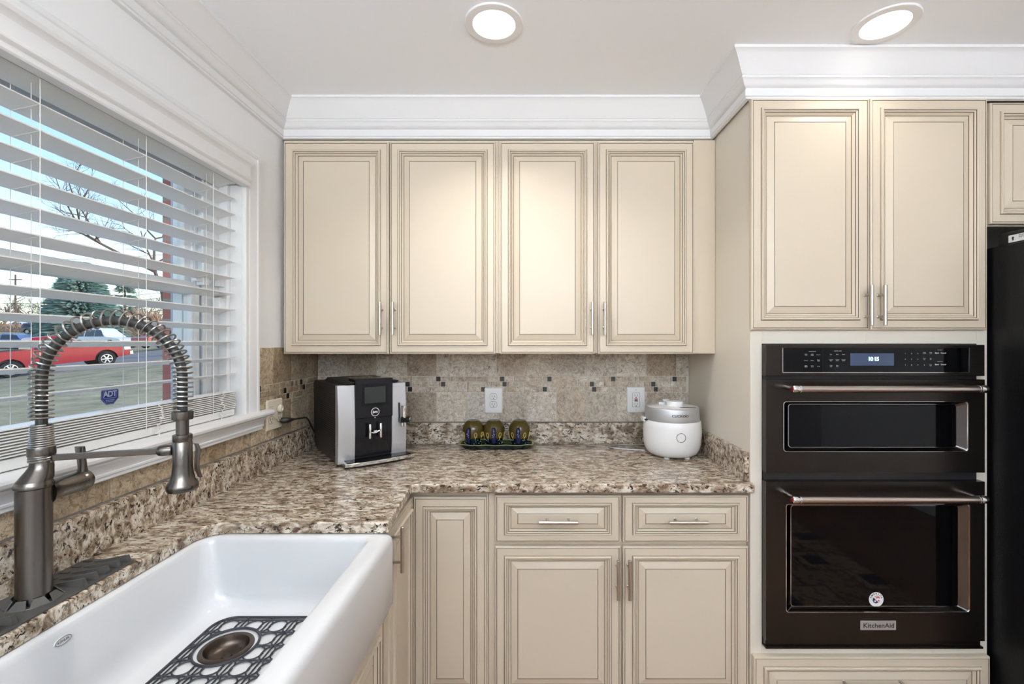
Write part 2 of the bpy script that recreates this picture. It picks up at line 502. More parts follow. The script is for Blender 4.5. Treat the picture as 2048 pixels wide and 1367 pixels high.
def glass_mat():
    m = bpy.data.materials.new('window_glass'); m.use_nodes = True
    nt = m.node_tree; n = nt.nodes; l = nt.links
    n.remove(n['Principled BSDF'])
    tr = n.new('ShaderNodeBsdfTransparent'); tr.inputs[0].default_value = (0.96, 0.97, 0.97, 1)
    gl = n.new('ShaderNodeBsdfGlossy'); gl.inputs['Roughness'].default_value = 0.02
    fr = n.new('ShaderNodeFresnel'); fr.inputs[0].default_value = 1.3
    mx = n.new('ShaderNodeMixShader')
    ge = n.new('ShaderNodeNewGeometry'); iv = n.new('ShaderNodeMath'); iv.operation = 'SUBTRACT'; iv.inputs[0].default_value = 1
    l.new(ge.outputs['Backfacing'], iv.inputs[1])
    mm = n.new('ShaderNodeMath'); mm.operation = 'MULTIPLY'; l.new(fr.outputs[0], mm.inputs[0]); l.new(iv.outputs[0], mm.inputs[1])
    l.new(mm.outputs[0], mx.inputs[0]); l.new(tr.outputs[0], mx.inputs[1]); l.new(gl.outputs[0], mx.inputs[2])
    l.new(mx.outputs[0], n['Material Output'].inputs[0])
    return m
M['glass'] = glass_mat()

# ================================================================== THE SETTING
def zz(z):            # heights measured from eye level
    return EYE + z

WX = -1.065           # painted face of the left wall
BY = 2.295            # painted face of the back wall
CEIL = 2.44
TX0, TX1 = 0.80, 1.655   # oven tower
TY = 1.655

def struct(name, mb, mats, **k):
    return tag(mb.build(name, mats, **k), kind='structure')

b = MB().box(-1.065, 3.3, -1.9, 2.3, -0.12, 0.0)
struct('floor', b, M['floor'], smooth=False)
b = MB().box(-1.36, 3.45, -2.05, 2.45, CEIL, CEIL + 0.3)
struct('ceiling', b, M['ceiling'], smooth=False)
b = MB().box(-1.36, 3.45, BY, 2.45, -0.12, CEIL)
struct('wall_back', b, M['wall'], smooth=False)
b = MB().box(3.3, 3.45, -2.05, BY, -0.12, CEIL)
struct('wall_right', b, M['wall'], smooth=False)
b = MB()
for x0, x1, z0, z1 in ((-1.36, -0.55, -0.12, CEIL), (1.15, 3.3, -0.12, CEIL), (-0.55, 1.15, -0.12, 1.25), (-0.55, 1.15, 2.34, CEIL)):
    b.box(x0, x1, -2.05, -1.9, z0, z1)
struct('wall_front', b, M['wall'], smooth=False)

# left wall with its window opening, brick veneer outside
WY0, WY1, WZ0, WZ1 = 0.50, 1.70, zz(-0.30), zz(0.640)
b = MB()
for y0, y1, z0, z1 in ((-1.9, WY0, -0.12, CEIL), (WY1, BY, -0.12, CEIL), (WY0, WY1, -0.12, WZ0), (WY0, WY1, WZ1, CEIL)):
    b.box(-1.25, WX, y0, y1, z0, z1, 0)
for y0, y1, z0, z1 in ((-2.05, WY0 - 0.05, -0.9, CEIL), (WY1, 2.45, -0.9, CEIL), (WY0 - 0.05, WY1, -0.9, WZ0 - 0.07), (WY0 - 0.05, WY1, WZ1 + 0.05, CEIL)):
    b.box(-1.36, -1.251, y0, y1, z0, z1, 1)
struct('wall_left', b, [M['wall'], M['brick']], smooth=False)

# crown moulding: (projection, drop) profile swept along each straight run with mitred ends
CROWN = [(0.085, 0), (0.085, 0.009), (0.078, 0.013), (0.072, 0.020), (0.062, 0.034), (0.052, 0.050), (0.043, 0.064), (0.037, 0.073), (0.033, 0.075),
         (0.037, 0.079), (0.037, 0.084), (0.033, 0.087), (0.029, 0.092), (0.026, 0.099), (0.021, 0.105), (0.016, 0.108), (0.011, 0.110), (0.011, 0.114),
         (0.016, 0.116), (0.016, 0.139), (0.012, 0.141), (0.012, 0.148), (0.0, 0.150)]
def crown_run(name, p0, p1, n, m0, m1):
    """p0->p1 along the wall, n into the room; m0/m1: +1 inside mitre, -1 outside mitre, 0 square end"""
    p0, p1, n = Vector(p0), Vector(p1), Vector(n)
    t = (p1 - p0).normalized()
    rings = []
    for p, m, s in ((p0, m0, 1), (p1, m1, -1)):
        ring = [p + n * a + t * (a * m * s) + Vector((0, 0, CEIL - d)) for a, d in CROWN]
        ring.append(p + t * 0 + Vector((0, 0, CEIL)))
        rings.append(ring)
    b = MB(); b.loft(rings)
    struct(name, b, M['gloss_white'], ang=25)
CY = 1.975
crown_run('trim_1', (WX, -1.9, 0), (WX, CY, 0), (1, 0, 0), 0, 1)
crown_run('trim_2', (WX, CY, 0), (0.79, CY, 0), (0, -1, 0), 1, 1)
crown_run('trim_3', (0.79, CY, 0), (0.79, TY, 0), (-1, 0, 0), 1, -1)
crown_run('trim_4', (0.79, TY, 0), (3.3, TY, 0), (0, -1, 0), -1, 0)

# ------------------------------------------------------------------ window_1 (over the sink)
win = tag(bpy.data.objects.new('window_1', None), kind='structure'); COL.objects.link(win)
win.location = (-1.15, 1.1, WZ0); ORG['window_1'] = Vector(win.location)
# fixed vinyl frame with its stepped tracks
b = MB()
for x0, x1, y0 in ((-1.245, -1.212, 1.600), (-1.212, -1.186, 1.640), (-1.186, -1.178, 1.602), (-1.178, -1.150, 1.628), (-1.150, -1.142, 1.606), (-1.142, -1.136, 1.650), (-1.136, -1.105, 1.676)):
    b.box(x0, x1, y0, 1.699, WZ0 + .004, WZ1 - .002)
b.box(-1.245, -1.12, WY0 + .002, WY0 + .06, WZ0 + .004, WZ1 - .002)
b.box(-1.245, -1.12, WY0 + .06, 1.60, WZ0 + .004, WZ0 + .055)
b.box(-1.245, -1.12, WY0 + .06, 1.60, WZ1 - .04, WZ1 - .002)
b.build('window_frame', M['vinyl'], win, bevel=0.002)
# outside trim around the frame
b = MB()
b.box(-1.262, -1.247, 1.612, 1.698, WZ0 - .05, WZ1 + .03)
b.box(-1.285, -1.247, WY0 - .03, 1.615, WZ0 - .05, WZ0 + .062)
b.box(-1.285, -1.247, WY0 - .03, 1.615, WZ1 - .02, WZ1 + .03)
b.build('exterior_trim', M['vinyl_out'], win, bevel=0.002)
def sash(name, x0, x1, y1, z0, z1, rail_b, rail_t, stile):
    b = MB()
    b.box(x0, x1, WY0 + .062, WY0 + .062 + stile, z0, z1)
    b.box(x0, x1, y1 - stile, y1, z0, z1)
    b.box(x0, x1, WY0 + .062 + stile, y1 - stile, z0, z0 + rail_b)
    b.box(x0, x1, WY0 + .062 + stile, y1 - stile, z1 - rail_t, z1)
    s = b.build(name, M['vinyl'], win, bevel=0.003)
    xm = (x0 + x1) / 2
    g = MB().box(xm - .002, xm + .002, WY0 + .05 + stile, y1 - stile + .004, z0 + rail_b - .004, z1 - rail_t + .004)
    g.build('pane', M['glass'], s, smooth=False)
sash('lower_sash', -1.178, -1.148, 1.597, WZ0 + .057, zz(0.205), 0.045, 0.042, 0.038)
sash('upper_sash', -1.210, -1.183, 1.612, zz(0.165), WZ1 - .042, 0.042, 0.04, 0.04)
b = MB().box(-1.146, -1.118, 1.575, 1.604, zz(0.196), zz(0.222)).box(-1.14, -1.122, 1.545, 1.60, zz(0.206), zz(0.216))
b.build('tilt_latch', M['vinyl'], win, bevel=0.003)
MB().box(-1.131, -1.108, 1.640, 1.675, zz(0.115), zz(0.160)).box(-1.131, -1.112, 1.645, 1.675, zz(0.20), zz(0.232)).build('sash_stop', M['vinyl'], win, bevel=0.003)
# casing: two stepped flat bands around the opening
def casing_profile():
    return [(0, 0.0), (0, 0.012), (0.004, 0.016), (0.018, 0.016), (0.021, 0.012), (0.024, 0.016), (0.030, 0.018), (0.062, 0.021), (0.066, 0.024), (0.076, 0.024), (0.083, 0.019), (0.083, 0)]
rings = []
for (y, z), (sy, sz) in (((WY1 - 0.005, zz(-0.268)), (1, 0)), ((WY1 - 0.005, WZ1 - .005), (1, 1)), ((WY0, WZ1 - .005), (-1, 1)), ((WY0, zz(-0.268)), (-1, 0))):
    rings.append([Vector((WX + .0005 + h, y + a * sy, z + a * sz)) for a, h in casing_profile()])
b = MB(); b.loft(rings)
b.build('casing', M['gloss_white'], win, ang=25)
# jamb lining between frame and casing
b = MB()
b.box(-1.104, WX + .004, 1.692, 1.6995, zz(-0.268), WZ1 - .004)
b.box(-1.104, WX + .004, WY0 + .001, WY0 + .009, zz(-0.268), WZ1 - .004)
b.box(-1.104, WX + .004, WY0 + .009, 1.692, WZ1 - .012, WZ1 - .004)
b.build('jamb_lining', M['gloss_white'], win)
# stool and moulded apron
poly = [(-1.0645, -.268), (-1.022, -.268), (-1.016, -.271), (-1.013, -.277), (-1.014, -.284), (-1.019, -.289), (-1.026, -.291), (-1.0645, -.291)]
b = MB().prism(poly, (0, 0, EYE), (1, 0, 0), (0, 0, 1), (0, 1, 0), 0.46, 1.828)
b.box(-1.119, -1.0645, WY0 + .002, 1.698, zz(-.291), zz(-.268))
b.build('window_sill', M['gloss_white'], win, bevel=0.001, ang=30)
poly = [(-1.064, -.2915), (-1.026, -.2915), (-1.027, -.297), (-1.031, -.302), (-1.036, -.309), (-1.038, -.318), (-1.0385, -.321), (-1.0365, -.323), (-1.037, -.328), (-1.041, -.330), (-1.0405, -.338), (-1.044, -.341), (-1.064, -.341)]
b = MB().prism(poly, (0, 0, EYE), (1, 0, 0), (0, 0, 1), (0, 1, 0), 0.48, 1.79)
b.build('apron', M['gloss_white'], win, ang=25)

# unseen window behind the camera, added and placed to suit the fill light
win2 = tag(bpy.data.objects.new('window_2', None), kind='structure'); COL.objects.link(win2)
win2.location = (0.3, -1.98, 1.25); ORG['window_2'] = Vector(win2.location)
b = MB()
for x0, x1, z0, z1 in ((-0.548, -0.48, 1.252, 2.338), (1.08, 1.148, 1.252, 2.338), (-0.48, 1.08, 1.252, 1.31), (-0.48, 1.08, 2.28, 2.338), (0.27, 0.33, 1.31, 2.28)):
    b.box(x0, x1, -2.02, -1.96, z0, z1)
b.build('window_frame', M['vinyl'], win2)
MB().box(-0.5, 1.1, -1.995, -1.99, 1.30, 2.29).build('pane', M['glass'], win2, smooth=False)

# ------------------------------------------------------------------ blind
bl = thing('window_blind', 'white wide-slat horizontal blind half covering the window over the sink', 'blind', (-1.09, 1.1, zz(0.60)))
BY0, BY1 = 0.512, 1.686
MB().box(-1.130, -1.074, BY0, 1.674, zz(0.592), zz(0.626)).build('headrail', M['slat'], bl, bevel=.002)
poly = [(-1.060, .572), (-1.044, .572), (-1.041, .576), (-1.041, .583), (-1.044, .586), (-1.044, .589), (-1.040, .591), (-1.036, .596), (-1.036, .600), (-1.042, .606), (-1.042, .640), (-1.038, .646), (-1.030, .652), (-1.026, .660), (-1.026, .666), (-1.0605, .666)]
poly = [(x + (.012 if x > -1.06 else 0), z + .001) for x, z in poly]
MB().prism(poly, (0, 0, EYE), (1, 0, 0), (0, 0, 1), (0, 1, 0), BY0 - .0, 1.694).build('valance', M['gloss_white'], bl, ang=25)
def slat_flat(z): return slat_mb(z, .02)
def slat_mb(z, tilt=.215):
    b = MB()
    prof = [(-0.031, -0.0012), (-0.015, 0.0008), (0, 0.0016), (0.015, 0.0008), (0.031, -0.0012)]
    ring = [Vector((-1.102 + x, 0, z + h + x * tilt + .0014)) for x, h in prof] + [Vector((-1.102 + x, 0, z + h + x * tilt - .0014)) for x, h in reversed(prof)]
    b.loft([[p + Vector((0, y, 0)) for p in ring] for y in (BY0 + .004, 1.672)])
    return b
for k in range(13):
    slat_mb(zz(-0.119 + 0.0577 * k)).build('slat', M['slat'], bl, ang=30)
for k in range(10):
    slat_flat(zz(-0.236 + 0.0062 * k)).build('slat', M['slat'], bl, ang=30)
b = MB().box(-1.131, -1.073, BY0 + .004, 1.672, zz(-0.2665), zz(-0.242))
b.build('bottom_rail', M['slat'], bl, bevel=.004)
cords = []
for y in (0.724, 1.002, 1.2805, 1.5525):
    b = MB()
    for x in (-1.0695, -1.1345):
        b.tube([(x, y, zz(-.25)), (x, y, zz(.59))], .0009, 5)
    b.tube([(-1.102, y + .012, zz(-.18)), (-1.102, y + .012, zz(.59))], .0008, 5)
    for k in range(12):
        z = zz(-0.119 + 0.0577 * k) - .003
        b.tube([(-1.0695, y, z + .0075), (-1.1345, y, z - .0065)], .0006, 4)
    b.build('ladder_cord', M['cord'], bl)
rnd = random.Random(5)
for y in (0.724, 1.002, 1.315, 1.585):
    b = MB(); pts = []
    for k in range(26):
        z = zz(-.166 - .0044 * k)
        pts.append((-1.0625 + rnd.uniform(-.004, .005), y + rnd.uniform(-.016, .016) * (1 - .4 * (k > 16)), z))
    sm = []
    for i in range(len(pts) - 1):
        a, c = Vector(pts[i]), Vector(pts[i + 1])
        sm += [a, a.lerp(c, .5) + Vector((rnd.uniform(0, .002), 0, -.002))]
    b.tube(sm, .0015, 6)
    b.build('cord_bundle', M['cord'], bl)

# sticker on the outside of the lower pane
def octagon(r):
    return [(r * math.cos(PI / 8 + k * PI / 4), r * math.sin(PI / 8 + k * PI / 4)) for k in range(8)]
SX = -1.1605
sO = V(SX, 1.268, zz(-.146)); R8 = .0285
b = MB().prism(octagon(R8), sO, (0, 1, 0), (0, 0, 1), (1, 0, 0), 0, .0006, 0)
def strip(mb, pts, w, O, u, v, n, lift, mi):
    N = len(pts)
    for i in range(N):
        a, c = Vector((*pts[i], 0)), Vector((*pts[(i + 1) % N], 0))
        t = (c - a).normalized(); s = Vector((-t.y, t.x, 0)) * w / 2
        vs = [a + s, a - s, c - s, c + s]
        mb.add([O + u * p.x + v * p.y + n * lift for p in vs], [(0, 1, 2, 3)], mi)
strip(b, octagon(R8 * .93), .0007, sO, V(0, 1, 0), V(0, 0, 1), V(1, 0, 0), .0009, 1)
strip(b, [(-.0185, -.009), (.0185, -.009), (.0185, .0135), (-.0185, .0135)], .0008, sO, V(0, 1, 0), V(0, 0, 1), V(1, 0, 0), .0009, 1)
put_text(b, 'ADT', sO + V(.0010, 0, .002), (0, 1, 0), (0, 0, 1), .0215, 1, .0006, spacing=.86)
put_text(b, 'MONITORED', sO + V(.0010, 0, -.0145), (0, 1, 0), (0, 0, 1), .0046, 1, .00005)
put_text(b, 'BY SECURITY', sO + V(.0010, 0, -.0190), (0, 1, 0), (0, 0, 1), .0040, 1, .00005)
tag(b.build('security_sticker', [M['adt'], M['adt_w']], smooth=False, recalc=False), 'small blue octagonal security sticker on the lower window pane', 'sticker')

# ------------------------------------------------------------------ tile backsplash
rt = random.Random(3)
def tile_panel(name, P, U0, U1, zlo, zhi, joints, blacks, tints, cuts, label):
    """P(u, z, h) -> world point, h off the wall. cuts: list of (u0,u1,z0,z1) kept clear regions are handled by caller"""
    b = MB()
    HG, HT = .0065, .0092
    def tile(u0, u1, z0, z1, col, mi=0):
        for (a0, a1, c0, c1) in cuts(u0, u1, z0, z1):
            g = .0013
            a0 += g; a1 -= g; c0 += g; c1 -= g
            if a1 - a0 < .003 or c1 - c0 < .003: continue
            e = .0012
            b.col = col
            vs = [P(a0, c0, .002), P(a1, c0, .002), P(a1, c1, .002), P(a0, c1, .002), P(a0, c0, HT - .0012), P(a1, c0, HT - .0012), P(a1, c1, HT - .0012), P(a0, c1, HT - .0012),
                  P(a0 + e, c0 + e, HT), P(a1 - e, c0 + e, HT), P(a1 - e, c1 - e, HT), P(a0 + e, c1 - e, HT)]
            b.add(vs, [(0, 1, 5, 4), (1, 2, 6, 5), (2, 3, 7, 6), (3, 0, 4, 7), (4, 5, 9, 8), (5, 6, 10, 9), (6, 7, 11, 10), (7, 4, 8, 11), (8, 9, 10, 11)], mi)
    def tint():
        t = rt.choice(tints); k = rt.uniform(.86, 1.12)
        return tuple(c * k for c in t)
    # grout bed
    b.col = None
    for (a0, a1, c0, c1) in cuts(U0, U1, zlo, zhi):
        vs = [P(a0, c0, .0002), P(a1, c0, .0002), P(a1, c1, .0002), P(a0, c1, .0002), P(a0, c0, HG), P(a1, c0, HG), P(a1, c1, HG), P(a0, c1, HG)]
        b.add(vs, [(0, 3, 2, 1), (4, 5, 6, 7), (0, 1, 5, 4), (1, 2, 6, 5), (2, 3, 7, 6), (3, 0, 4, 7)], 1)
    js = [U0] + [j for j in joints if U0 < j < U1] + [U1]
    for r0, r1 in ((zlo, zz(-.249)), (zz(-.172), zhi)):
        for a, c in zip(js[:-1], js[1:]):
            tile(a, c, r0, r1, tint())
    # mosaic band: three rows of 1-inch cells
    cu = .0118; nc = int((U1 - U0) / cu); rh = .077 / 3
    used = [[False] * nc for _ in range(3)]
    zb = zz(-.172)
    def put(c, r, w, h, col):
        for i in range(c, c + w):
            for j in range(r, r + h): used[j][i] = True
        tile(U0 + c * cu, U0 + (c + w) * cu, zb - (r + h) * rh, zb - r * rh, col)
    for u, r in blacks:
        c = int(round((u - U0) / cu - 1))
        if 0 <= c and c + 2 <= nc and not any(used[r][c:c + 2]): put(c, r, 2, 1, (.020, .016, .014))
    shapes = [(4, 2), (3, 1), (4, 1), (4, 3), (3, 2), (2, 1), (1, 2), (2, 2), (1, 1), (6, 2), (5, 1), (1, 3)]
    for c in range(nc):
        for r in range(3):
            if used[r][c]: continue
            sh = shapes[:]; rt.shuffle(sh)
            for w, h in sh + [(1, 1)]:
                if c + w <= nc and r + h <= 3 and not any(used[j][i] for i in range(c, c + w) for j in range(r, r + h)):
                    put(c, r, w, h, tint()); break
    return b.build(name, [M['trav'], M['grout']], ang=20)

TOPZ = zz(-.022)
def px(x): return (x - 1058) * 2.286 / 916
bk = [(px(p), r) for p, r in ((878, 0), (1002, 0), (1101, 0), (1226, 0), (1350, 0), (813, 1), (884, 1), (1008, 1), (1183, 1), (1308, 1), (818, 2), (966, 2), (1090, 2), (1188, 2), (1313, 2), (745, 0), (690, 1), (762, 2))]
tb = tile_panel('tile_backsplash', lambda u, z, h: Vector((u, BY - h, z)), WX + .0105, .797, zz(-.399), zz(-.052), [px(813 + 60 * k) for k in range(-4, 11)], bk,
                [(.54, .49, .42), (.50, .45, .38), (.40, .33, .25), (.58, .54, .48), (.46, .39, .31)], lambda a, c, d, e: [(a, c, d, e)], '')
tag(tb, 'stone tile backsplash with mosaic band along the back wall above the counter', 'tiles')
def left_cuts(a0, a1, c0, c1):
    out = []
    edge, lowz = 1.7815, zz(-.3425)      # casing edge, apron bottom
    s_lo, s_hi, s_y = zz(-.293), zz(-.266), 1.831
    if a1 > edge:
        x = max(a0, edge)
        if x < s_y:
            xm = min(s_y, a1)
            if c0 < s_lo: out.append((x, xm, c0, min(c1, s_lo)))
            if c1 > s_hi: out.append((x, xm, max(c0, s_hi), c1))
            if a1 > s_y: out.append((s_y, a1, c0, c1))
        else:
            out.append((x, a1, c0, c1))
    if a0 < edge and c0 < lowz:
        out.append((a0, min(a1, edge), c0, min(c1, lowz)))
    return out
tl = tile_panel('tile_backsplash', lambda u, z, h: Vector((WX + h, u, z)), -.6, BY - .0002, zz(-.399), TOPZ, [1.891 + .1475 * k for k in range(-17, 4)],
                [(1.80, 0), (1.985, 1), (2.008, 2), (2.125, 0), (2.145, 1)],
                [(.47, .38, .27), (.40, .32, .225), (.34, .26, .17), (.50, .42, .31)], left_cuts, '')
tag(tl, 'tan stone tiles on the left wall beside and under the window', 'tiles')

# ================================================================== CABINETS
# raised-panel front: (inset, height, material of the band that leads here) 0 = paint, 1 = glaze
DOOR = [(0, .0, 0), (0, .014, 0), (.0015, .0175, 0), (.0045, .019, 0), (.0062, .019, 0), (.0066, .0175, 1), (.0080, .0175, 1), (.0086, .019, 0),
        (.0335, .019, 0), (.0338, .0175, 1), (.0350, .0175, 1), (.0356, .0230, 0), (.0375, .0262, 0), (.0405, .0266, 0), (.0428, .0246, 0),
        (.0430, .0215, 1), (.0440, .0215, 1), (.0444, .0230, 0), (.0470, .0220, 0), (.0490, .0196, 0), (.0492, .0170, 1), (.0502, .0170, 1), (.0506, .0178, 0),
        (.0540, .0138, 0), (.0575, .0100, 0), (.0579, .0085, 1), (.0590, .0085, 1), (.0600, .0095, 0), (.0825, .0165, 0), (.0830, .0155, 1), (.0843, .0155, 1), (.0850, .0172, 0)]
def panel_front(mb, O, u, v, n, w, h, k=1.0, kv=None):
    kv = k if kv is None else kv
    O, u, v, n = Vector(O), Vector(u), Vector(v), Vector(n)
    rings = []
    for d, c, m in DOOR:
        a, e = d * k, d * kv
        rings.append([O + u * x + v * y + n * c for x, y in ((a, e), (w - a, e), (w - a, h - e), (a, h - e))])
    mb.loft(rings, [m for _, _, m in DOOR[1:]] + [0])
def front(name, parent, O, u, v, n, w, h, k=1.0, kv=None):
    mb = MB(); panel_front(mb, O, u, v, n, w, h, k, kv)
    return mb.build(name, [M['cream'], M['glaze']], parent, ang=18)
def bar_pull(parent, c, axis, n, L=.135, r=.0062, off=.034, span=.077):
    c, axis, n = Vector(c), Vector(axis).normalized(), Vector(n).normalized()
    b = MB()
    p = c + n * off
    b.lathe([(r * .8, -L / 2), (r, -L / 2 + .001), (r, L / 2 - .001), (r * .8, L / 2)], p, axis, 16)
    for s in (-1, 1):
        q = c + axis * (s * span / 2)
        b.lathe([(.0055, 0), (.0055, .002), (.0040, .003), (.0040, off)], q, n, 12)
    return b.build('handle', M['pull'], parent, ang=40)
XN = (0, -1, 0); UX = (1, 0, 0); UZ = (0, 0, 1)
def fr(name, parent, x0, x1, z0, z1, yfront, k=1.0, kv=None):
    return front(name, parent, (x0, yfront + .019, zz(z0)), UX, UZ, XN, x1 - x0, z1 - z0, k, kv)

# ---- wall cabinets
def wall_cabinet(name, label, x0, x1, doors, hx, filler=None):
    t = thing(name, label, 'cabinet', ((x0 + x1) / 2, 2.1, zz(-.048)), group=None)
    b = MB().box(x0, x1, 1.9705, BY - .0005, zz(-.048), zz(.866))
    b.build('body', M['cream'], t, bevel=.0008)
    for (a, c), h in zip(doors, hx):
        d = fr('door', t, a, c, -.051, .853, 1.9505)
        bar_pull(d, (h, 1.9505, zz(.0985)), UZ, XN, L=.140)
    if filler:
        MB().box(filler[0], filler[1], 1.966, 1.9855, zz(-.05), zz(.866)).build('filler_strip', M['cream'], t, bevel=.0008)
    return t
wall_cabinet('wall_cabinet', 'cream two-door wall cabinet in the left corner beside the window, above the coffee machine', -1.053, -.1335,
             [(-1.046, -.598), (-.5935, -.143)], [-.6245, -.571])
wall_cabinet('wall_cabinet', 'cream two-door wall cabinet beside the oven tower, above the mug tray and rice cooker', -.1325, .7055,
             [(-.1235, .2810), (.2940, .7045)], [.2655, .3185], (.7065, .799))

# ---- base cabinets
CT = .914
BF = 1.66     # face of the back run's doors
t = thing('base_cabinet', 'cream base cabinet with two drawers over two doors under the back counter', 'cabinet', (.34, 2.0, 0))
b = MB().box(-.148, .7985, BF + .0205, 2.27, .10, .8795)
b.box(-.148, .7985, BF + .085, 2.27, .0, .0995)
b.build('body', M['cream'], t, bevel=.0008)
for x0, x1, hx, hd in ((-.124, .3335, .1005, .3175), (.3405, .7965, .574, .3585)):
    d = fr('drawer', t, x0, x1, -.7265, -.556, BF, 1.0, .80)
    bar_pull(d, ((x0 + x1) / 2, BF + .003, zz(-.6425)), UX, XN, L=.140)
    d = fr('door', t, x0, x1, -1.305, -.7405, BF)
    bar_pull(d, (hd, BF, zz(-.846)), UZ, XN, L=.142)
t = thing('corner_cabinet', 'cream corner base cabinet with angled pair of doors beside the sink', 'cabinet', (-.6, 2.0, 0))
b = MB()
ply = [(-1.03, 1.363), (-.4405, 1.363), (-.4405, BF + .0205), (-.1495, BF + .0205), (-.1495, 2.27), (-1.03, 2.27)]
b.prism(ply, (0, 0, 0), UX, (0, 1, 0), UZ, .10, .8795)
ply = [(-1.03, 1.363), (-.51, 1.363), (-.51, BF + .085), (-.1495, BF + .085), (-.1495, 2.27), (-1.03, 2.27)]
b.prism(ply, (0, 0, 0), UX, (0, 1, 0), UZ, 0, .0995)
b.build('body', M['cream'], t, bevel=.0008)
fr('door', t, -.4185, -.1545, -1.305, -.562, BF)
d = front('door', t, (-.4395, 1.382, zz(-1.305)), (0, 1, 0), UZ, (1, 0, 0), BF + .018 - 1.382 - .002, 1.305 - .562, .92, 1.0)
bar_pull(d, (-.4205, 1.398, zz(-.6335)), UZ, (1, 0, 0), L=.140)
t = thing('sink_cabinet', 'cream base cabinet with paired doors under the white apron sink', 'cabinet', (-.7, .87, 0))
b = MB()
b.box(-1.03, -.4405, .42, 1.3615, .10, .665).box(-1.03, -.51, .42, 1.3615, 0, .0995)
b.box(-1.03, -.4405, 1.318, 1.3615, .6651, .8795).box(-1.03, -.4405, .41, .425, .6651, .8795)
b.build('body', M['cream'], t, bevel=.0008)
for y0, y1, hy in ((.878, 1.322, .905), (.428, .873, .846)):
    d = front('door', t, (-.4395, y0, zz(-1.305)), (0, 1, 0), UZ, (1, 0, 0), y1 - y0, 1.305 - .790)
    bar_pull(d, (-.4205, hy, zz(-.90)), UZ, (1, 0, 0), L=.140)

# ---- oven tower
t = thing('oven_tower_cabinet', 'tall cream cabinet housing the black double oven, doors above and drawer below', 'cabinet', ((TX0 + TX1) / 2, 1.97, 0))
b = MB()
b.box(TX0, .8415, TY, BY - .0005, 0, 2.30, 0)
b.box(1.6165, TX1, TY, BY - .0005, 0, 2.30, 0)
b.box(.8415, 1.6165, TY, BY - .0005, zz(-.006), 2.30, 0)
b.box(.8415, 1.6165, TY, BY - .0005, .0, zz(-1.094), 0)
b.box(.8415, 1.6165, BY - .02, BY - .0005, zz(-1.094), zz(-.006), 0)
b.box(1.2165, 1.2185, TY - .0006, TY + .001, zz(-.006), zz(.04), 0)
b.build('body', M['panel_paint'], t, bevel=.0008)
for x0, x1, hx in ((.794, 1.2155, 1.1985), (1.2195, 1.637, 1.2455)):
    d = fr('door', t, x0, x1, .043, .869, TY - .0205)
    bar_pull(d, (hx, TY - .0205, zz(.1285)), UZ, XN, L=.142)
d = fr('drawer', t, .803, 1.648, -1.32, -1.124, TY - .0205)
bar_pull(d, (1.2255, TY - .0205 + .003, zz(-1.212)), UX, XN, L=.26, span=.202)

# ---- cabinet over the fridge, fridge
FX0 = 1.664
t = thing('fridge_cabinet', 'short cream cabinet above the black refrigerator at the right edge', 'cabinet', (2.1, 1.97, zz(.424)))
MB().box(FX0, 2.60, TY + .027, BY - .0005, zz(.424), 2.30).build('body', M['cream'], t, bevel=.0008)
for x0, x1 in ((1.674, 2.128), (2.134, 2.592)):
    d = fr('door', t, x0, x1, .428, .869, TY + .0062)
    bar_pull(d, (x1 - .02 if x0 < 2 else x0 + .02, TY + .0062, zz(.52)), UZ, XN)
t = thing('refrigerator', 'black refrigerator beside the oven tower at the right edge', 'refrigerator', (2.12, 1.85, 0))
MB().box(FX0 + .004, 2.575, 1.475, 2.25, .03, zz(.340)).build('body', M['fridge'], t, bevel=.004)
MB().box(FX0 + .004, 2.575, 1.40, 1.465, .06, zz(-.6)).build('door', M['fridge'], t, bevel=.006)
MB().box(FX0 + .004, 2.118, 1.40, 1.465, zz(-.59), zz(.338)).build('door', M['fridge'], t, bevel=.006)
MB().box(2.124, 2.575, 1.40, 1.465, zz(-.59), zz(.338)).build('door', M['fridge'], t, bevel=.006)
for x in (2.09, 2.152):
    b = MB().tube([(x, 1.40, zz(-.5)), (x, 1.35, zz(-.48)), (x, 1.35, zz(.08)), (x, 1.40, zz(.10))], .011, 10)
    b.build('handle', M['blackgloss'], t)
MB().box(FX0 + .03, FX0 + .20, 1.48, 1.655, zz(.3402), zz(.388)).build('hinge_cover', M['blackmat'], t, bevel=.004)
MB().box(FX0 + .004, FX0 + .03, 1.49, 1.66, 0, .03).build('foot', M['blackmat'], t)
MB().box(2.54, 2.57, 1.49, 1.66, 0, .03).build('foot', M['blackmat'], t)
b = MB()
lx = FX0 + .0296; lz = zz(.362)
U_ = V(0, -1, 0)
b.obox((lx, 1.5755, lz), V(0, .042, 0), V(0, 0, .0125), V(.0003, 0, 0), 0)
lo = V(lx - .0006, 1.5755, lz)
put_text(b, 'READ BEFORE', lo + U_ * -.008 + V(0, 0, .0072), U_, (0, 0, 1), .0075, 1, .0001, 'LEFT')
put_text(b, 'INSTALLATION', lo + U_ * -.008 + V(0, 0, .0008), U_, (0, 0, 1), .0075, 1, .0001, 'LEFT')
b.prism([(-.0025, -.007), (.0025, -.007), (.0025, .001), (.005, .001), (0, .0075), (-.005, .001), (-.0025, .001)], lo + U_ * -.027, U_, (0, 0, 1), (-1, 0, 0), 0, .0002, 1)
b.build('warning_label', [M['paper'], M['print_dark']], t, smooth=False)

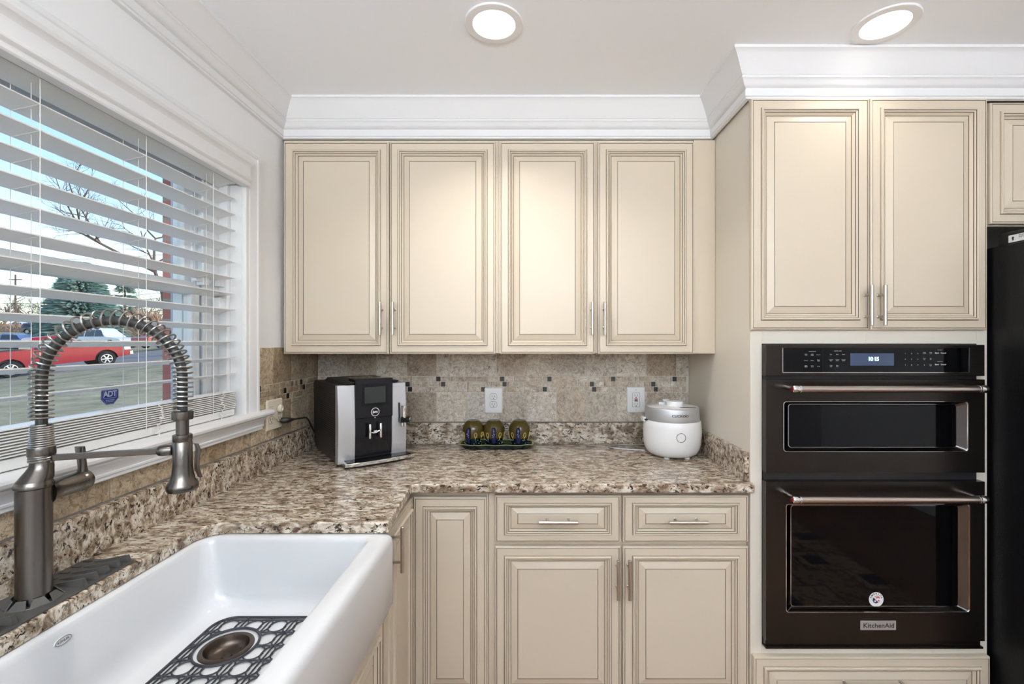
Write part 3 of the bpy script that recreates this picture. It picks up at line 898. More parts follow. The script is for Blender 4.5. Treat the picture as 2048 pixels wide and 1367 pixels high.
# ================================================================== COUNTER
cnt = thing('granite_worktop', 'speckled beige granite worktop turning the corner around the sink', 'worktop', (-.2, 1.9, .882))
def arc(cx, cy, r, a0, a1, k=8):
    return [(cx + r * math.cos(math.radians(a0 + (a1 - a0) * i / k)), cy + r * math.sin(math.radians(a0 + (a1 - a0) * i / k))) for i in range(k + 1)]
ply = [(-1.054, BY - .012), (.798, BY - .012), (.798, TY - .001), (.806, TY - .004), (.806, 1.634), (.801, 1.63), (-.409, 1.63), (-.417, 1.622), (-.396, 1.292), (-.402, 1.285)]
ply += [(-.50, 1.285)] + arc(-.835, 1.22, .065, 90, 180) + arc(-.835, .52, .065, 180, 270) + [(-.402, .455), (-.396, .448), (-.396, -.6), (-1.054, -.6)]
b = MB().prism(ply, (0, 0, 0), UX, (0, 1, 0), UZ, .882, .914)
o = b.build('slab', M['granite'], cnt, ang=30)
bv = o.modifiers.new('bevel', 'BEVEL'); bv.width = .009; bv.segments = 4; bv.limit_method = 'ANGLE'; bv.angle_limit = math.radians(50)
MB().box(-1.031, .783, 2.2695, BY - .0005, .9142, zz(-.4005)).build('upstand', M['granite'], cnt, bevel=.002)
MB().box(-1.0545, -1.0315, -.6, BY - .0005, .9142, zz(-.4005)).build('upstand', M['granite'], cnt, bevel=.002)
MB().box(.7832, .7995, TY + .008, 2.2690, .9142, zz(-.4005)).build('upstand', M['granite'], cnt, bevel=.002)

# ================================================================== SINK
RZ = .8815
snk = thing('apron_sink', 'white porcelain apron-front sink under the window', 'sink', (-.66, .87, .67))
K = 9
def ring(x0, x1, y0, y1, r, z):
    p = rrect(x0, x1, y0, y1, r, z, K); out = []
    for i in range(len(p)):
        out.append(p[i])
        if i % (K + 1) == K:
            q = p[(i + 1) % len(p)]
            out += [p[i].lerp(q, k / 10) for k in range(1, 10)]
    return out
ox0, ox1, oy0, oy1 = -.935, -.383, .430, 1.309
ix0, ix1, iy0, iy1 = -.888, -.442, .480, 1.262
rings = [ring(ox0 + .02, ox1 - .02, oy0 + .02, oy1 - .02, .02, .671), ring(ox0 + .006, ox1 - .006, oy0 + .006, oy1 - .006, .024, .675), ring(ox0, ox1, oy0, oy1, .026, .686)]
for a, dz in ((0, .022), (.002, .013), (.006, .006), (.012, .002), (.02, 0)):
    rings.append(ring(ox0 + a, ox1 - a, oy0 + a, oy1 - a, .026, RZ - dz))
for a, dz in ((-.012, 0), (-.005, .002), (-.001, .007), (.002, .016), (.018, .12), (.023, .145), (.032, .167), (.044, .179), (.062, .1828)):
    rings.append(ring(ix0 + a, ix1 - a, iy0 + a * .8, iy1 - a * .8, .03 + max(0, a) * .9, RZ - dz))
FLZ = RZ - .1840
dcx, dcy, dr = -.715, 1.083, .0545
last = rings[-1]
# match angles of a drain circle to the last rounded rectangle
circ = []
for p in last:
    a = math.atan2(p.y - dcy, p.x - dcx)
    circ.append(Vector((dcx + dr * math.cos(a), dcy + dr * math.sin(a), FLZ)))
rings.append(circ)
rings.append([Vector((p.x, p.y, FLZ - .012)) for p in circ])
b = MB(); b.loft(rings, cap1=False)
b.build('basin', M['porcelain'], snk, ang=50)
b = MB().lathe([(.0580, -.0005), (.0570, .002), (.052, .0035), (.047, .003), (.0455, -.001), (.044, -.008), (.041, -.016), (.034, -.0215), (.012, -.0235), (.010, -.018), (.0005, -.0165)], (dcx, dcy, FLZ), UZ, 40, cap=False)
b.build('drain_strainer', M['strainer'], snk, ang=40)
# small oval maker's badge on the window-side wall of the basin
b = MB(); bc = V(-.8835, .868, zz(-.5655)); nn = V(1, 0, .16).normalized(); uu = V(0, 1, 0); vv = nn.cross(uu).normalized()
b.prism([(.0165 * math.cos(2 * PI * k / 28), .0075 * math.sin(2 * PI * k / 28)) for k in range(28)], bc, uu, vv, nn, -.001, .0012, 0)
strip(b, [(.0150 * math.cos(2 * PI * k / 28), .0062 * math.sin(2 * PI * k / 28)) for k in range(28)], .0009, bc, uu, vv, nn, .0015, 1)
put_text(b, 'KOHLER', bc + nn * .0015, uu, vv, .0058, 1, .0001)
b.build('badge', [M['porcelain'], M['print_dark']], snk, smooth=False, recalc=False)

# open-work mat in the basin
MZ = FLZ + .0042
b = MB()
mx0, mx1, my0, my1 = -.803, -.478, .62, 1.196
def inside(x, y):
    if not (mx0 < x < mx1 and my0 < y < my1): return False
    ex = max(mx0 + .045 - x, x - mx1 + .045, 0); ey = max(my0 + .045 - y, y - my1 + .045, 0)
    return ex * ex + ey * ey < .045 ** 2
HR = .068
def flat(pts, r=.0019, closed=False):
    run = []
    pts = [Vector((*p, MZ)) for p in pts]
    if closed: pts.append(pts[0])
    for p in pts:
        ok = inside(p.x, p.y) and (p.x - dcx) ** 2 + (p.y - dcy) ** 2 > HR ** 2
        if ok: run.append(p)
        if (not ok or p is pts[-1]) and run:
            if len(run) > 1: b.tube(run, r, 6)
            run = []
b.tube(rrect(mx0, mx1, my0, my1, .045, MZ, 8), .0032, 8, closed=True)
b.tube([Vector((dcx + HR * math.cos(2 * PI * k / 40), dcy + HR * math.sin(2 * PI * k / 40), MZ)) for k in range(40)], .0030, 8, closed=True)
CW, CH = .062, .050
nx = int((mx1 - mx0) / CW) + 1; ny = int((my1 - my0) / CH) + 1
for i in range(nx + 1):
    x = mx0 + .012 + i * CW
    flat([(x, my0 + (my1 - my0) * k / 120) for k in range(121)])
for j in range(ny + 1):
    y = my1 - .012 - j * CH
    flat([(mx0 + (mx1 - mx0) * k / 90, y) for k in range(91)])
for i in range(nx + 1):
    for j in range(ny + 1):
        cx, cy = mx0 + .012 + (i + .5) * CW, my1 - .012 - (j + .5) * CH
        flat([(cx + .021 * math.cos(2 * PI * k / 22), cy + .0235 * math.sin(2 * PI * k / 22)) for k in range(22)], .0018, True)
        cx -= CW / 2
        flat([(cx + .013 * math.cos(2 * PI * k / 18), cy + .0235 * math.sin(2 * PI * k / 18)) for k in range(18)], .0018, True)
tag(b.build('sink_mat', M['rubber']), 'dark openwork rubber mat on the floor of the white sink', 'mat')

# ================================================================== FAUCET
FP = V(-.965, .893, .914)
fa = thing('kitchen_faucet', 'tall brushed nickel spring-neck faucet beside the window, behind the sink', 'faucet', tuple(FP))
sd = M['steel_dark']
b = MB()
b.lathe([(.0275, .0035), (.0275, .008), (.0262, .012), (.0262, .222), (.0285, .224), (.0290, .229), (.0275, .232), (.0262, .236)], FP, UZ, 40)
# eccentric shoulder sweeping into the neck
sh = []
NP = FP + V(.003, .011, 0)
for k, (r, z) in enumerate([(.0262, .236), (.0255, .240), (.0232, .247), (.0205, .254), (.0182, .262), (.0168, .272), (.0162, .284)]):
    f = min(1, k / 4)
    c = FP.lerp(NP, f)
    sh.append([Vector((c.x + r * math.cos(2 * PI * i / 40), c.y + r * math.sin(2 * PI * i / 40), FP.z + z)) for i in range(40)])
b.loft(sh)
b.lathe([(.0165, .282), (.0205, .283), (.0208, .286), (.0208, .297), (.0203, .299), (.016, .300)], NP, UZ, 40)
b.build('body', sd, fa, ang=40)
# arch
PT = V(-.731, .966, 0)
ax = (PT - NP); ax.z = 0; LA = ax.length; ax.normalize()
bx = V(0, 0, 1).cross(ax)
RA = LA / 2
Z0, ZC, Z1 = zz(-.205), zz(-.076), zz(-.145)
path = []; outn = []
for k in range(12): path.append((0, Z0 + (ZC - Z0) * k / 12)); outn.append(V(-1, 0, 0))
for k in range(49):
    a = PI - PI * k / 48
    path.append((RA + RA * math.cos(a), ZC + RA * math.sin(a))); outn.append(V(math.cos(a), 0, math.sin(a)))
for k in range(1, 9): path.append((LA, ZC + (Z1 - ZC) * k / 8)); outn.append(V(1, 0, 0))
W3 = [V(NP.x, NP.y, 0) + ax * p[0] + V(0, 0, p[1]) for p in path]
b = MB().tube(W3, .0092, 14)
b.build('hose', M['hose'], fa)
# spring coil
dist = [0]
for i in range(1, len(W3)): dist.append(dist[-1] + (W3[i] - W3[i - 1]).length)
TL = dist[-1]
def at(s):
    for i in range(1, len(W3)):
        if dist[i] >= s or i == len(W3) - 1:
            f = (s - dist[i - 1]) / (dist[i] - dist[i - 1])
            p = W3[i - 1].lerp(W3[i], f); o2 = outn[i - 1].lerp(outn[i], f).normalized()
            return p, ax * o2.x + V(0, 0, o2.z)
coil = []; s = .052; ph = 0
while s < TL - .002:
    f = s / TL
    pitch = .0098 + .0060 * math.exp(-((f - .52) / .20) ** 2)
    if s < .09: pitch = .0070 + (s - .052) * .07
    p, no = at(s)
    lift = .0046 * math.exp(-((f - .5) / .24) ** 2)
    coil.append(p + no * (math.cos(ph) * .0174 + lift) + bx * (math.sin(ph) * .0172))
    ph += 2 * PI / 18; s += pitch / 18
b = MB().tube(coil, .0019, 6)
dense = []; z = zz(-.236); ph = 0
while z < zz(-.163):
    f = (z - zz(-.236)) / .073
    r = .0183 - .0028 * f
    dense.append(V(NP.x + r * math.cos(ph), NP.y + r * math.sin(ph), z)); ph += 2 * PI / 18; z += .0043 / 18
b.tube(dense, .0021, 7)
b.build('spring', M['nickel'], fa)
b = MB().lathe([(.0150, 0), (.0145, .078)], (NP.x, NP.y, zz(-.240)), UZ, 24)
b.build('spring_core', sd, fa)
# spray head
HZ = zz(-.145)
b = MB()
b.lathe([(.0165, 0), (.0190, -.001), (.0192, -.003), (.0192, -.016), (.0186, -.018), (.012, -.018)], (PT.x, PT.y, HZ), UZ, 32)
b.lathe([(.0115, -.018), (.0115, -.052), (.0132, -.052)], (PT.x, PT.y, HZ), UZ, 24)
b.lathe([(.0150, -.049), (.0172, -.050), (.0175, -.052), (.0175, -.062), (.0168, -.063), (.0168, -.065), (.0176, -.066), (.0176, -.112), (.0190, -.130), (.0225, -.145), (.0275, -.153), (.0285, -.157), (.0285, -.163), (.0265, -.167), (.018, -.168)], (PT.x, PT.y, HZ), UZ, 36)
b.build('spray_head', sd, fa, ang=40)
side = V(.55, .84, 0).normalized()
b = MB()
tk = V(-side.y, side.x, 0)
lv = [(.0165, -.072, .004), (.0255, -.074, .005), (.0285, -.085, .006), (.0265, -.11, .0065), (.0268, -.128, .0065), (.0330, -.148, .005)]
rings = []
for o_, z_, hw in lv:
    c = V(PT.x, PT.y, HZ + z_) + side * o_
    rings.append([c + tk * (sx * hw) + side * (sy * .003) for sx, sy in ((-1, -1), (1, -1), (1, 1), (-1, 1))])
b.loft(rings)
b.build('spray_lever', sd, fa, bevel=.0012)
# docking arm
A0 = NP + V(0, 0, 0); za = zz(-.229)
a0 = V(NP.x, NP.y, za) + ax * .0195; a1 = V(PT.x, PT.y, za + .002) - ax * .043
b = MB()
b.obox((a0 + a1) / 2, (a1 - a0) / 2, bx * .0055, V(0, 0, .0058))
b.lathe([(.0075, 0), (.0105, .004), (.0112, .010), (.0112, .024), (.0095, .028)], a1 - ax * .002, ax, 20)
b.build('docking_arm', sd, fa, bevel=.0012)
# side valve and lever
vz = zz(-.2985)
b = MB()
b.lathe([(.0285, .016), (.0235, .026), (.0205, .036), (.0200, .046), (.0208, .066), (.0212, .082), (.0200, .086), (.0200, .090), (.0212, .092), (.0205, .104), (.015, .110)], (FP.x, FP.y, vz), (0, 1, 0), 32)
b.build('valve_barrel', sd, fa, ang=40)
b = MB(); rings = []
for z_, hw, hd, oy in ((-.016, .010, .011, .098), (-.004, .012, .012, .098), (.012, .0105, .0105, .098), (.026, .0080, .0075, .097), (.045, .0088, .0066, .095), (.066, .0105, .0058, .092), (.074, .0105, .0050, .091)):
    rings.append([V(FP.x + hw * math.cos(2 * PI * i / 16), FP.y + oy + hd * math.sin(2 * PI * i / 16), vz + z_) for i in range(16)])
b.loft(rings)
b.build('lever_handle', sd, fa, ang=50)

# silicone splash mat around the faucet
b = MB()
hx0, hx1, hy0, hy1 = -1.0285, -.908, .38, 1.062
outer = rrect(hx0, hx1, hy0, hy1, .012, 0, K)
inner = []
for p in outer:
    a = math.atan2((p.y - FP.y) , (p.x - FP.x))
    inner.append(V(FP.x + .0290 * math.cos(a), FP.y + .0290 * math.sin(a), 0))
def lv_(ps, z): return [V(p.x, p.y, z) for p in ps]
b.loft([lv_(inner, .9142), lv_(outer, .9142), lv_(outer, .9172), lv_(inner, .9172), lv_(inner, .9142)], cap0=False, cap1=False)
cr = [V(FP.x + .041 * math.cos(2 * PI * i / 40), FP.y + .041 * math.sin(2 * PI * i / 40), .9178) for i in range(40)]
b.tube(cr, .0016, 6, closed=True)
for k in range(8):
    a = 2 * PI * (k + .3) / 8
    e = V(math.cos(a), math.sin(a), 0); tg = V(-math.sin(a), math.cos(a), 0)
    q = [FP + e * .040 + tg * .0145 + V(0, 0, .0034), FP + e * .040 - tg * .0145 + V(0, 0, .0034), FP + e * .0292 - tg * .0075 + V(0, 0, .0165), FP + e * .0292 + tg * .0075 + V(0, 0, .0165)]
    b.add(q + [p + e * .0016 for p in q], [(0, 1, 2, 3), (7, 6, 5, 4), (0, 4, 5, 1), (1, 5, 6, 2), (2, 6, 7, 3), (3, 7, 4, 0)])
for k in range(24):
    y = hy1 - .012 - .0260 * k
    if abs(y - FP.y) < .052: continue
    # wedge rib rising towards the sink
    w = .0052
    x0, x1 = hx1 - .086, hx1 - .008
    vs = [(x0, y - w, .9171), (x0, y + w, .9171), (x1, y + w, .9171), (x1, y - w, .9171), (x0, y - w * .3, .9176), (x0, y + w * .3, .9180), (x1 - .003, y + w * .6, .9325), (x1 - .003, y - w * .6, .9325)]
    b.add(vs, [(0, 3, 2, 1), (4, 5, 6, 7), (0, 1, 5, 4), (1, 2, 6, 5), (2, 3, 7, 6), (3, 0, 4, 7)])
    b.box(hx0 + .008, hx0 + .026, y - .003, y + .003, .9171, .9192)
tag(b.build('faucet_mat', M['silicone'], bevel=.0006), 'dark grey ribbed silicone mat around the foot of the faucet', 'mat')

# ================================================================== WALL OVEN
OX0, OX1 = .8405, 1.6165
OY = 1.624                # door faces
ov = thing('double_wall_oven', 'black stainless double wall oven with two bar handles in the cream tower', 'oven', ((OX0 + OX1) / 2, 1.9, zz(-1.09)))
b = MB()
b.box(OX0 + .0035, OX1 - .0035, TY - .004, BY - .022, zz(-1.0925), zz(-.0075))
b.build('chassis', M['blackmat'], ov)
# control panel
b = MB()
b.box(OX0, OX1, OY, TY - .001, zz(-.121), zz(-.010), 0)
o = b.build('control_panel', M['blacksteel'], ov, bevel=.002)
gx0, gx1, gz0, gz1 = .900, 1.558, zz(-.107), zz(-.021)
gp = MB().box(gx0, gx1, OY - .0012, OY - .0002, gz0, gz1)
b = MB()
for x0, x1, z0, z1 in ((gx0 - .002, gx0, gz0 - .002, gz1), (gx1, gx1 + .003, gz0 - .002, gz1), (gx0, gx1, gz0 - .002, gz0)):
    b.box(x0, x1, OY - .0018, OY - .0002, z0, z1)
b.build('glass_trim', M['chrome'], o)
yt = OY - .0016
MB().box(1.138, 1.293, yt, OY - .0011, zz(-.0835), zz(-.040)).build('display', M['lcd'], o)
b = MB()
put_text(b, '10', (1.2095, yt - .0004, zz(-.0605)), UX, UZ, .019, 0, .0008, spacing=.9)
put_text(b, '15', (1.2305, yt - .0004, zz(-.0605)), UX, UZ, .019, 0, .0008, spacing=.9)
b.build('clock_digits', M['led'], o, smooth=False)
def lab(s, x, z, sz=.0052, bold=0): put_text(gp, s, (x, yt, zz(z)), UX, UZ, sz, 1, bold)
def ppx(p): return (p - 1058) * OY / 916
def ppz(y): return -(y - 683) * OY / 916
lab('MICROWAVE', ppx(1624), ppz(702), .0042)
lab('LOWER OVEN', ppx(1675), ppz(701), .0042)
for r, row in enumerate((('Cook\nTime', 'Cook\nPower', 'Popcorn'), ('Defrost', 'Reheat', 'Soften\nMelt'), ('Keep\nWarm', 'Steam\nCook', 'Crisp'))):
    for c, s in enumerate(row): lab(s, ppx(1611.5 + 12.5 * c), ppz(708.5 + 11.5 * r), .0040)
for r, row in enumerate((('Bake', 'Broil', 'Proof'), ('Convect\nBake', 'Convect\nBroil', 'Convect\nRoast'), ('Cook\nTime', 'Stop\nTime'))):
    for c, s in enumerate(row): lab(s, ppx(1661.5 + 12.5 * c), ppz(708 + 11.5 * r), .0040)
for k, s in enumerate('123456789'): lab(s, ppx(1810 + 12.5 * (k % 3)), ppz(706 + 11.5 * (k // 3)), .0058)
lab('0', ppx(1848), ppz(729), .0058)
for (x, y, s) in ((1848, 705, 'Timer\nOn/Off'), (1860.5, 705, 'Temp\nLevel'), (1848, 717, 'Clock\nSet'), (1860.5, 717, 'Add\n30 s'), (1860.5, 729, 'Oven\nLight')): lab(s, ppx(x), ppz(y), .0038)
lab('Start', ppx(1873), ppz(705), .0072, .00018); lab('Cancel', ppx(1886), ppz(705), .0068, .00012)
lab('Start', ppx(1873), ppz(728), .0072, .00018); lab('Cancel', ppx(1886), ppz(728), .0068, .00012)
lab('Microwave', ppx(1879), ppz(699), .0036); lab('Lower Oven', ppx(1879), ppz(722), .0036)
gp.build('glass_panel', [M['blackglass'], M['print_white']], o, smooth=False, recalc=False)

def oven_door(name, z0, z1, wx0, wx1, wz0, wz1, hz):
    mb = MB()
    y0, y1 = OY, TY - .0045
    # slab with a rectangular window hole
    mb.box(OX0, wx0, y0, y1, z0, z1); mb.box(wx1, OX1, y0, y1, z0, z1)
    mb.box(wx0, wx1, y0, y1, z0, wz0); mb.box(wx0, wx1, y0, y1, wz1, z1)
    d = mb.build(name, M['blacksteel'], ov)
    mb = MB()
    r = .010
    def rr(e, y):
        return [V(p.x, y, p.y) for p in rrect(wx0 + e, wx1 - e, wz0 + e * .42, wz1 - e * .42, r, 0, 5)]
    mb.loft([rr(-.0015, OY - .0002), rr(-.001, OY - .0018), rr(.0015, OY - .0018), rr(.003, OY + .001), rr(.026, OY + .0165), rr(.028, OY + .0165)], [0, 0, 0, 1, 0], cap0=False, cap1=False)
    mb.build('window_bezel', [M['chrome'], M['darkchrome']], d, ang=25)
    MB().box(wx0 + .020, wx1 - .020, OY + .0170, OY + .022, wz0 + .006, wz1 - .006).build('window_glass', M['blackglass'], d)
    mb = MB()
    hx0, hx1, hy, hr = .898, 1.560, 1.562, .0128
    mb.cyl((hx0 + .028, hy, hz), (hx1 - .022, hy, hz), hr * .93, n=28, mi=0)
    for s, xa in ((1, hx0), (-1, hx1)):
        mb.lathe([(.0085, -.0008), (.0122, 0), (.0132, .003), (.0132, .0205), (.0126, .0215), (.0126, .0235), (.0134, .0242), (.0134, .0275), (.0120, .0285)], (xa, hy, hz), (s, 0, 0), 28, 1)
        mb.lathe([(.0082, -.0002), (.0082, -.0016), (.006, -.0024), (.002, -.0026)], (xa, hy, hz), (s, 0, 0), 24, 2)
        mb.lathe([(.0096, 0), (.0086, .02), (.0086, .062)], (xa + s * .013, hy, hz), (0, 1, 0), 20, 1)
    mb.build('handle', [M['bar'], M['chrome'], M['maroon']], d, ang=40)
    return d
oven_door('microwave_door', zz(-.463), zz(-.133), .902, 1.557, zz(-.388), zz(-.211), zz(-.1605))
od = oven_door('oven_door', zz(-1.060), zz(-.495), .911, 1.563, zz(-.957), zz(-.574), zz(-.537))
MB().box(OX0 + .004, OX1 - .004, OY + .012, TY - .0045, zz(-1.0895), zz(-1.064)).box(OX0 + .001, OX1 - .001, OY + .004, TY - .0045, zz(-1.0905), zz(-1.083)).build('vent_trim', M['blacksteel'], ov, bevel=.001)
b = MB()
bx0, bx1, bz0, bz1 = 1.173, 1.299, zz(-1.0185), zz(-.986)
b.box(bx0, bx1, OY - .004, OY - .0004, bz0, bz1, 0)
b.build('maker_badge', M['silver'], od, bevel=.001)
b = MB()
put_text(b, 'KitchenAid', ((bx0 + bx1) / 2 + .001, OY - .0043, (bz0 + bz1) / 2 - .0005), UX, UZ, .0222, 0, .0004, sx=1.06, spacing=1.04)
b.build('badge_lettering', M['print_dark'], od, smooth=False, recalc=False)
# round sticker on the oven glass
b = MB()
so = V(1.2435, OY + .0165, zz(-.9215)); yv = V(0, -1, 0)
b.prism([(.0262 * math.cos(2 * PI * k / 40), .0262 * math.sin(2 * PI * k / 40)) for k in range(40)], so, UX, UZ, yv, .0, .0004, 0)
word = 'AMERICA'
for k, ch in enumerate(word):
    a = math.radians(90 - (k - 3) * 23)
    e = V(math.cos(a), 0, math.sin(a)); tt = V(math.sin(a), 0, -math.cos(a))
    put_text(b, ch, so + yv * .0007 + e * .0205, tt, e, .0088, 3, .0003)
# stylised flag: star on a blue field with waving red stripes
def wav(z, h, x0, x1):
    P = [(x0 + (x1 - x0) * k / 10, z + .0022 * math.sin(PI * (1 - k / 10)) + h / 2) for k in range(11)]
    Q = [(x, y - h) for x, y in reversed(P)]
    return P + Q
for k, (z, x0, x1) in enumerate(((.0105, -.006, .010), (.0052, -.002, .013), (-.0005, .002, .013), (-.0060, .005, .012))):
    if k in (1, 3): b.prism(wav(z, .0038, x0, x1), so, UX, UZ, yv, .0005, .0007, 1)
    elif k == 0: b.prism(wav(z, .0022, x0, x1), so, UX, UZ, yv, .0005, .0007, 1)
b.prism([(-.012, .006), (-.008, .006), (.008, -.011), (.004, -.012), (-.002, -.014), (-.009, -.011), (-.013, -.004)], so, UX, UZ, yv, .0005, .0008, 2)
st = []
for k in range(10):
    r = .0052 if k % 2 == 0 else .0022
    st.append((-.0045 + r * math.sin(2 * PI * k / 10), -.0058 + r * math.cos(2 * PI * k / 10)))
b.prism(st, so, UX, UZ, yv, .0009, .0011, 0)
b.build('round_sticker', [M['paper'], M['flag_red'], M['flag_blue'], M['print_dark']], od, smooth=False, recalc=False)

# ================================================================== COFFEE MACHINE (local frame: x along its front, y into its depth)
CMZ = .9142
cm = thing('coffee_machine', 'black and silver bean-to-cup coffee machine in the back corner of the counter', 'coffee machine', (-.662, 1.938, CMZ), math.radians(37.7), local=True)
hw = .1425
def L(*a): return Vector(a)
def cb(name, mb, mats, **k): return mb.build(name, mats, cm, **k)
# body with rounded back foot
b = MB()
prof = [(.004, .008), (.36, .008), (.405, .045), (.412, .09), (.412, .318), (.404, .326), (.004, .326)]
b.prism(prof, (0, 0, 0), (0, 1, 0), (0, 0, 1), (1, 0, 0), -hw + .004, hw - .004)
cb('body', b, M['blackmat'], bevel=.004)
b = MB()
for s in (-1, 1):
    for k in range(30):
        z = .035 + .0092 * k
        wd = .05 + .15 * math.sin(min(1, k / 22) * PI / 2)
        b.box(s * (hw - .0045), s * (hw - .001), .012, .012 + wd + .13 * (k > 8), z, z + .0052)
cb('side_ribs', b, M['blackmat'], bevel=.001)
for s, x0, x1 in ((-1, -hw, -.077), (1, .080, hw)):
    rings = []
    for k in range(13):
        f = k / 12; z = .010 + .318 * f
        y = -.010 * math.sin(PI * f) - .006 * (1 - f)
        rings.append([L(x0, y, z), L(x1, y - .004, z), L(x1, .03, z), L(x0, .03, z)])
    b = MB(); b.loft(rings)
    cb('silver_panel', b, M['silver'], bevel=.0012, ang=60)
# raised head with the screen
b = MB()
b.box(-.078, .081, -.020, .07, .188, .352)
cb('head', b, M['blackgloss'], bevel=.004)
b = MB()
b.prism([(-.016, .340), (.30, .344), (.34, .330), (.35, .322), (.02, .322)], (0, 0, 0), (0, 1, 0), (0, 0, 1), (1, 0, 0), -.108, .112)
cb('top_housing', b, M['blackmat'], bevel=.006)
b = MB()
b.box(-.050, .055, .045, .062, .3445, .3475).box(-.05, .055, .075, .20, .344, .3465)
cb('bean_lid', b, M['chrome'], bevel=.001)
MB_ = MB().box(-.052, .058, -.0214, -.0202, .238, .330)
cb('screen_frame', MB_, M['blackglass'])
cb('screen', MB().box(-.040, .048, -.0222, -.0213, .250, .318), M['screen'])
b = MB()
lo = L(.004, -.0206, .2125)
ringp = [(.0165 * math.cos(2 * PI * k / 36), .0165 * math.sin(2 * PI * k / 36)) for k in range(36)]
strip(b, ringp, .0022, lo, V(1, 0, 0), V(0, 0, 1), V(0, -1, 0), .0006, 0)
put_text(b, 'jura', lo + L(0, -.0007, .001), (1, 0, 0), (0, 0, 1), .0150, 0, .0003, spacing=.92)
b.box(.001, .006, -.0212, -.0206, .187, .1895)
cb('logo', b, M['paper'], smooth=False, recalc=False)
b = MB().box(-.078, .081, -.004, .05, .028, .190)
cb('front_panel', b, M['blackgloss'], bevel=.002)
# H-shaped spout
b = MB()
for x in (-.019, .026):
    b.lathe([(.0052, 0), (.0058, .001), (.0058, .059), (.005, .060)], (x, -.026, .104), UZ, 18)
b.tube([(-.019, -.026, .131), (-.006, -.028, .127), (.006, -.028, .127), (.012, -.028, .131), (.026, -.026, .134)], .0042, 10)
b.box(-.004, .010, -.027, .0, .124, .136)
cb('spout', b, M['chrome'], ang=40)
# milk spout on the right silver panel
b = MB()
b.box(.108, .113, -.0172, -.012, .165, .242)
cb('spout_slot', b, M['dark'])
b = MB()
b.box(.106, .138, -.046, -.012, .158, .178, 1)
b.lathe([(.0125, 0), (.013, .001), (.013, .054), (.012, .055)], (.126, -.032, .176), UZ, 24, 0)
b.lathe([(.012, 0), (.013, .004), (.012, .010), (.004, .012)], (.139, -.036, .170), V(.75, -.66, 0), 24, 1)
b.lathe([(.009, 0), (.0095, .003), (.006, .005)], (.147, -.044, .170), V(.75, -.66, 0), 20, 0)
for x in (.118, .131):
    b.lathe([(.0045, 0), (.005, .001), (.005, .020)], (x, -.032, .140), UZ, 14, 0)
cb('milk_spout', b, [M['chrome'], M['blackgloss']], ang=40)
# drip tray
N = 16
def bow(x): return -.066 - .012 * (1 - (x / .145) ** 2)
xs = [-.130 + .288 * k / N for k in range(N + 1)]
outer = [(x, bow(x)) for x in xs] + [(.158, .0), (-.130, .0)]
b = MB().prism(outer, (0, 0, 0), UX, (0, 1, 0), UZ, .009, .0225)
dt = cb('drip_tray', b, M['chrome'], bevel=.0012)
inner = [(x * .93 + .0005, bow(x) + .010) for x in xs] + [(.145, -.006), (-.118, -.006)]
b = MB().prism(inner, (0, 0, 0), UX, (0, 1, 0), UZ, .0226, .0242)
cb_ = b.build('drip_grid', M['blackgloss'], dt)
for x, y in ((-.11, .03), (.11, .03), (-.11, .34), (.11, .34)):
    cb('foot', MB().lathe([(.012, 0), (.013, .008)], (x, y, 0), UZ, 16), M['blackmat'])
cb('tray_support', MB().box(-.125, .125, -.045, .02, .002, .0095), M['blackmat'])
# mains cord, plug in the left-wall socket; converted into the machine's own frame
rz = math.radians(37.7); cmo = V(-.662, 1.938, CMZ)
def wl_(x, y, z):
    d = V(x, y, zz(z)) - cmo
    return V(d.x * math.cos(rz) + d.y * math.sin(rz), -d.x * math.sin(rz) + d.y * math.cos(rz), d.z)
PLY, PLZ = 1.927, -.330
b = MB()
cpts = [(-1.018, PLY + .012, PLZ), (-1.010, 1.958, PLZ - .001), (-1.006, 1.99, PLZ - .003), (-1.006, 2.03, PLZ - .007), (-1.010, 2.075, PLZ - .013), (-1.018, 2.12, PLZ - .035), (-1.020, 2.16, PLZ - .08), (-1.012, 2.20, PLZ - .13), (-.98, 2.235, PLZ - .165), (-.95, 2.246, PLZ - .170)]
sm = []
for i in range(len(cpts) - 1):
    p0, p1, p2, p3 = [V(*cpts[max(0, min(len(cpts) - 1, i + d))]) for d in (-1, 0, 1, 2)]
    for k in range(5):
        f = k / 5
        sm.append(.5 * ((2 * p1) + (p2 - p0) * f + (2 * p0 - 5 * p1 + 4 * p2 - p3) * f * f + (3 * p1 - p0 - 3 * p2 + p3) * f ** 3))
b.tube([wl_(*p) for p in sm], .0036, 8)
co = cb('power_cord', b, M['blackmat'])
b = MB()
b.tube([wl_(-1.0415, PLY, PLZ), wl_(-1.030, PLY + .002, PLZ), wl_(-1.020, PLY + .010, PLZ), wl_(-1.013, PLY + .022, PLZ - .0005), wl_(-1.0105, PLY + .040, PLZ - .0015)], [.0125, .0130, .0120, .0080, .0050], 12)
b.build('plug', M['blackmat'], co)

